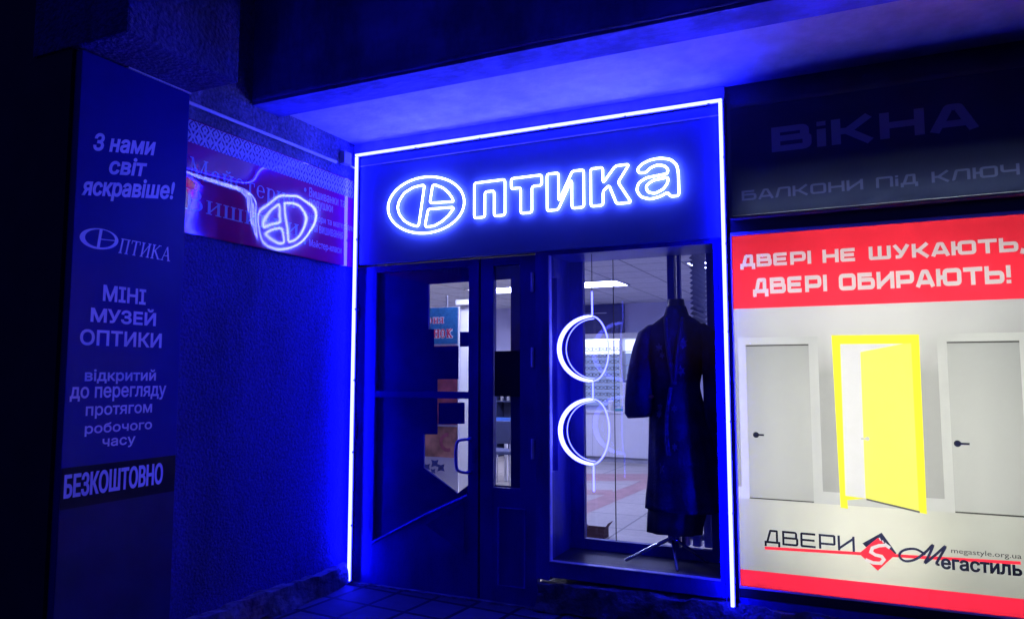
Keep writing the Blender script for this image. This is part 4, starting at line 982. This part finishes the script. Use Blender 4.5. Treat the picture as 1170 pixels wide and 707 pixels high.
MB().box(p.x-.07, p.x+.07, YC+.10, YC+.2, cz+.01, cz+.05, .01).build('tray_body', teal, tr); MB().box(p.x-.045, p.x+.03, YC+.12, YC+.17, cz+.051, cz+.09, .008).build('tray_contents', white_plastic, tr)
# dark board on the back wall
a, b = on_y(650, 350, IY), on_y(714, 383, IY)
dbd = thing('wall_board', 'large dark blue board high on the shop back wall', 'board', ((a.x+b.x)/2, IY, 2.2))
MB().box(a.x, b.x, IY-.06, IY-.001, b.z, a.z, .006).build('board_face', mat('board_deep_blue', (.02, .025, .16), .4), dbd)
MB().box(a.x+.15, a.x+.75, IY-.063, IY-.0605, a.z-.16, a.z-.145).build('board_line', pale_edge, dbd)
# brown box on the floor
p = on_z(681, 613, 0)
bx = thing('brown_box', 'small open brown box on the shop floor behind the window', 'box', (p.x, p.y, 0)); brown = mat('brown_card', (.11, .05, .04), .8, var=.3)
mb = MB(); w = .10
mb.box(p.x-w, p.x+w, p.y-.07, p.y-.064, 0, .085); mb.box(p.x-w, p.x+w, p.y+.064, p.y+.07, 0, .085); mb.box(p.x-w, p.x-w+.006, p.y-.063, p.y+.063, 0, .085); mb.box(p.x+w-.006, p.x+w, p.y-.063, p.y+.063, 0, .085)
mb.build('box_body', brown, bx)
mb = MB(); mb.prism([(p.x-w, p.y-.07, .086), (p.x-w-.07, p.y-.07, .11), (p.x-w-.07, p.y+.07, .11), (p.x-w, p.y+.07, .086)], (0, 0, .005)); mb.prism([(p.x+w, p.y-.07, .086), (p.x+w+.04, p.y-.07, .14), (p.x+w+.04, p.y+.07, .14), (p.x+w, p.y+.07, .086)], (0, 0, .005)); mb.build('box_flap', brown, bx)
# blinds and radiator at the right
bl_ = thing('window_blinds', 'horizontal slat blinds hanging behind the mannequin shoulder', 'blinds', (-1.10, 5.5, 2.5))
mb = MB(); XB = -1.055
for i in range(22):
    z = 1.72+i*.036
    mb.prism([(XB-.014, 5.26, z-.0105), (XB+.014, 5.26, z+.0105), (XB+.014, 5.82, z+.0105), (XB-.014, 5.82, z-.0105)], (0, 0, .002))
mb.build('blind_slats', mat('blind_blue', (.012, .018, .12), .4), bl_); MB().box(XB-.02, XB+.02, 5.24, 5.84, 2.52, 2.56).build('blind_rail', white_plastic, bl_)
mb = MB(); [mb.tube([(XB-.014, y, 1.71), (XB-.014, y, 2.52)], .002, 4) for y in (5.34, 5.74)]; mb.build('blind_cord', pale_edge, bl_)
rd = thing('white_radiator', 'white ribbed radiator low behind the mannequin tripod', 'radiator', (-.96, 5.14, .1))
for i in range(4):
    x = -1.10+i*.075; MB().box(x-.028, x+.028, 5.10, 5.18, .36, .86, .012).build('radiator_rib', white_plastic, rd)
mb = MB(); mb.tube([(-1.12, 5.14, .42), (-.84, 5.14, .42)], .02, 8); mb.tube([(-1.12, 5.14, .80), (-.84, 5.14, .80)], .02, 8); mb.box(-1.12, -1.09, 5.12, 5.16, 0, .40); mb.box(-.87, -.84, 5.12, 5.16, 0, .40); mb.build('radiator_pipe', white_plastic, rd)
# roll-up banner behind the door
YB = 6.6
ba = thing('banner_stand', 'roll-up banner with blue header and red letters behind the door glass', 'banner', (on_y(505, 560, YB).x, YB, 0))
q = lambda px, py: tuple(on_y(px, py, YB).xz)
bxl, bxr = q(474, 430)[0], q(524, 430)[0]; bt_, bb_ = q(505, 351)[1], .06; bh, bm_ = q(505, 395)[1], q(505, 487)[1]
MB().box(bxl, bxr, YB, YB+.01, bb_, bt_).build('banner_sheet', white_plastic, ba)
b_blue = mat('banner_blue', (.03, .17, .42), .5, var=.2, vscale=30); b_or = mat('banner_picture', (.42, .20, .14), .5, var=.7, vscale=6); b_pk = mat('banner_pink', (.34, .08, .12), .5, var=.4, vscale=9); b_rd = mat('banner_red_ink', (.6, .03, .10), .5); b_wh = mat('banner_white_ink', (.8, .8, .85), .5); b_fl = mat('banner_floral', (.04, .06, .30), .5, var=.5, vscale=20)
ta = fit(serif_text('рня', .17, .07), q(489, 365)[0], q(507, 365)[0], q(500, 372)[1], q(500, 363)[1]); tb = fit(serif_text('нок', .19, .08), q(495, 380)[0], q(517, 380)[0], q(500, 386.5)[1], q(500, 376)[1])
ta2 = fit(serif_text('рня', .25, .15), q(488.3, 365)[0], q(507.7, 365)[0], q(500, 372.7)[1], q(500, 362.2)[1]); tb2 = fit(serif_text('нок', .27, .17), q(494.2, 380)[0], q(517.8, 380)[0], q(500, 387.3)[1], q(500, 375.2)[1])
blob = [q(498+13*math.cos(k*.5)*(.8+.25*math.sin(k*2.3)), 509+9*math.sin(k*.5)*(.8+.25*math.cos(k*1.9))) for k in range(12)]
curl = stroke([q(512+8*math.cos(k*.4), 505+9*math.sin(k*.4)) for k in range(3, 13)], .035)
flor = [[q(cx+r_*math.cos(k*math.pi/4)*(1 if k % 2 else .5), cy+r_*math.sin(k*math.pi/4)*(1 if k % 2 else .5)) for k in range(8)] for cx, cy, r_ in ((488, 533, 5), (497, 529, 6), (504, 534, 6), (495, 538, 4))]
paint([('header_field', Shape([rect(bxl+.004, bxr-.012, bh+.02, bt_-.004)]), b_blue, ba), ('pink_field', Shape([rect(bxl+.004, bxr-.012, bm_+.02, bh)]), b_pk, ba), ('picture_field', Shape([rect(bxl+.004, bxr-.012, q(505, 522)[1], bm_)]), b_or, ba),
       ('picture_curl', [Shape(curl)], b_pk, ba), ('floral_motif', Shape(flor), b_fl, ba), ('letter_outline', [Shape(ta2), Shape(tb2)], b_wh, ba), ('header_lettering', [Shape(ta), Shape(tb)], b_rd, ba)], lambda u, w: (u, YB-.003, w))
MB().box(bxl-.02, bxr+.02, YB-.06, YB+.09, 0, .06, .01).build('banner_base', alu, ba); MB().tube([((bxl+bxr)/2+.1, YB+.03, .06), ((bxl+bxr)/2+.1, YB+.03, bt_+.12)], .012, 8).build('banner_pole', alu, ba)
# white column beside it
cA, cB = on_y(525, 430, 7.1).x, on_y(541, 430, 7.1).x
cl = thing('white_column', 'plain white column inside the shop beside the roll-up banner', 'column', ((cA+cB)/2, 7.1, 0))
MB().box(cA, cB, 7.1, 7.4, 0, 2.25, .01).build('column_shaft', cab_w, cl); MB().box(cA-.03, cB+.03, 7.05, 7.45, 2.25, 2.31, .01).build('column_cap', cab_w, cl)
# table with chairs seen through the side leaf
p = on_y(574, 488, 9.6)
tx, ty, tz = p.x, 9.6, p.z
tb_ = thing('white_table', 'white table seen through the narrow side window', 'table', (tx, ty, 0))
MB().box(tx-.7, tx+.1, ty, ty+.6, tz-.03, tz, .006).build('table_top', white_plastic, tb_); MB().box(tx-.7, tx+.1, ty+.56, ty+.6, tz+.001, tz+.1).build('back_rail', mat('rail_blue', (.04, .12, .45), .4), tb_)
for sx_, sy_ in ((-.66, .04), (.04, .04), (-.66, .54), (.04, .54)): MB().box(tx+sx_-.02, tx+sx_+.02, ty+sy_-.02, ty+sy_+.02, 0, tz-.031).build('table_leg', white_plastic, tb_)
chx, chy = tx+.16, ty-.3
ch = thing('dark_chair', 'dark chair drawn up to the white table inside the shop', 'chair', (chx, chy, 0)); dk = mat('chair_navy', (.03, .04, .12), .6)
MB().box(chx-.21, chx+.21, chy-.2, chy+.2, .43, .48, .02).build('seat', dk, ch); MB().box(chx-.2, chx+.2, chy-.21, chy-.18, .58, .88, .012).build('backrest', dk, ch)
for sx_, sy_ in ((-.18, -.18), (.18, -.18), (-.18, .18), (.18, .18)): MB().tube([(chx+sx_, chy+sy_, 0), (chx+sx_, chy+sy_, .43 if sy_ > 0 else .6)], .012, 8).build('leg', steel, ch)
sh0, sh1 = on_y(563, 455, 12.4).x, on_y(592, 455, 12.4).x
sv = thing('dark_shelving', 'tall dark shelving against the back wall seen through the side window', 'shelving', ((sh0+sh1)/2, 12.4, 0))
mb = MB(); mb.box(sh0+.05, sh1, 12.7, 12.72, 0, 1.85); mb.box(sh0+.05, sh0+.08, 12.4, 12.70, 0, 1.85); mb.box(sh1-.03, sh1, 12.4, 12.70, 0, 1.85); mb.build('shelf_case', dk, sv)
mb = MB(); [mb.box(sh0+.08, sh1-.03, 12.4, 12.70, z, z+.02) for z in (.3, .65, 1.0, 1.3, 1.6)]; mb.build('shelf_board', dk, sv)
for i in range(6):
    x = sh0+.14+.065*i; z = (1.02, 1.32)[i % 2]
    o = MB().tube([(x, 12.5, z), (x, 12.5, z+.14), (x, 12.5, z+.16), (x, 12.5, z+.2)], [.03, .03, .012, .012], 8).build('flask', MATS['goods_1'], origin=(x, 12.5, z)); tag(o, 'small grey flask on the dark shelving', 'flask', 'flasks on the dark shelving')
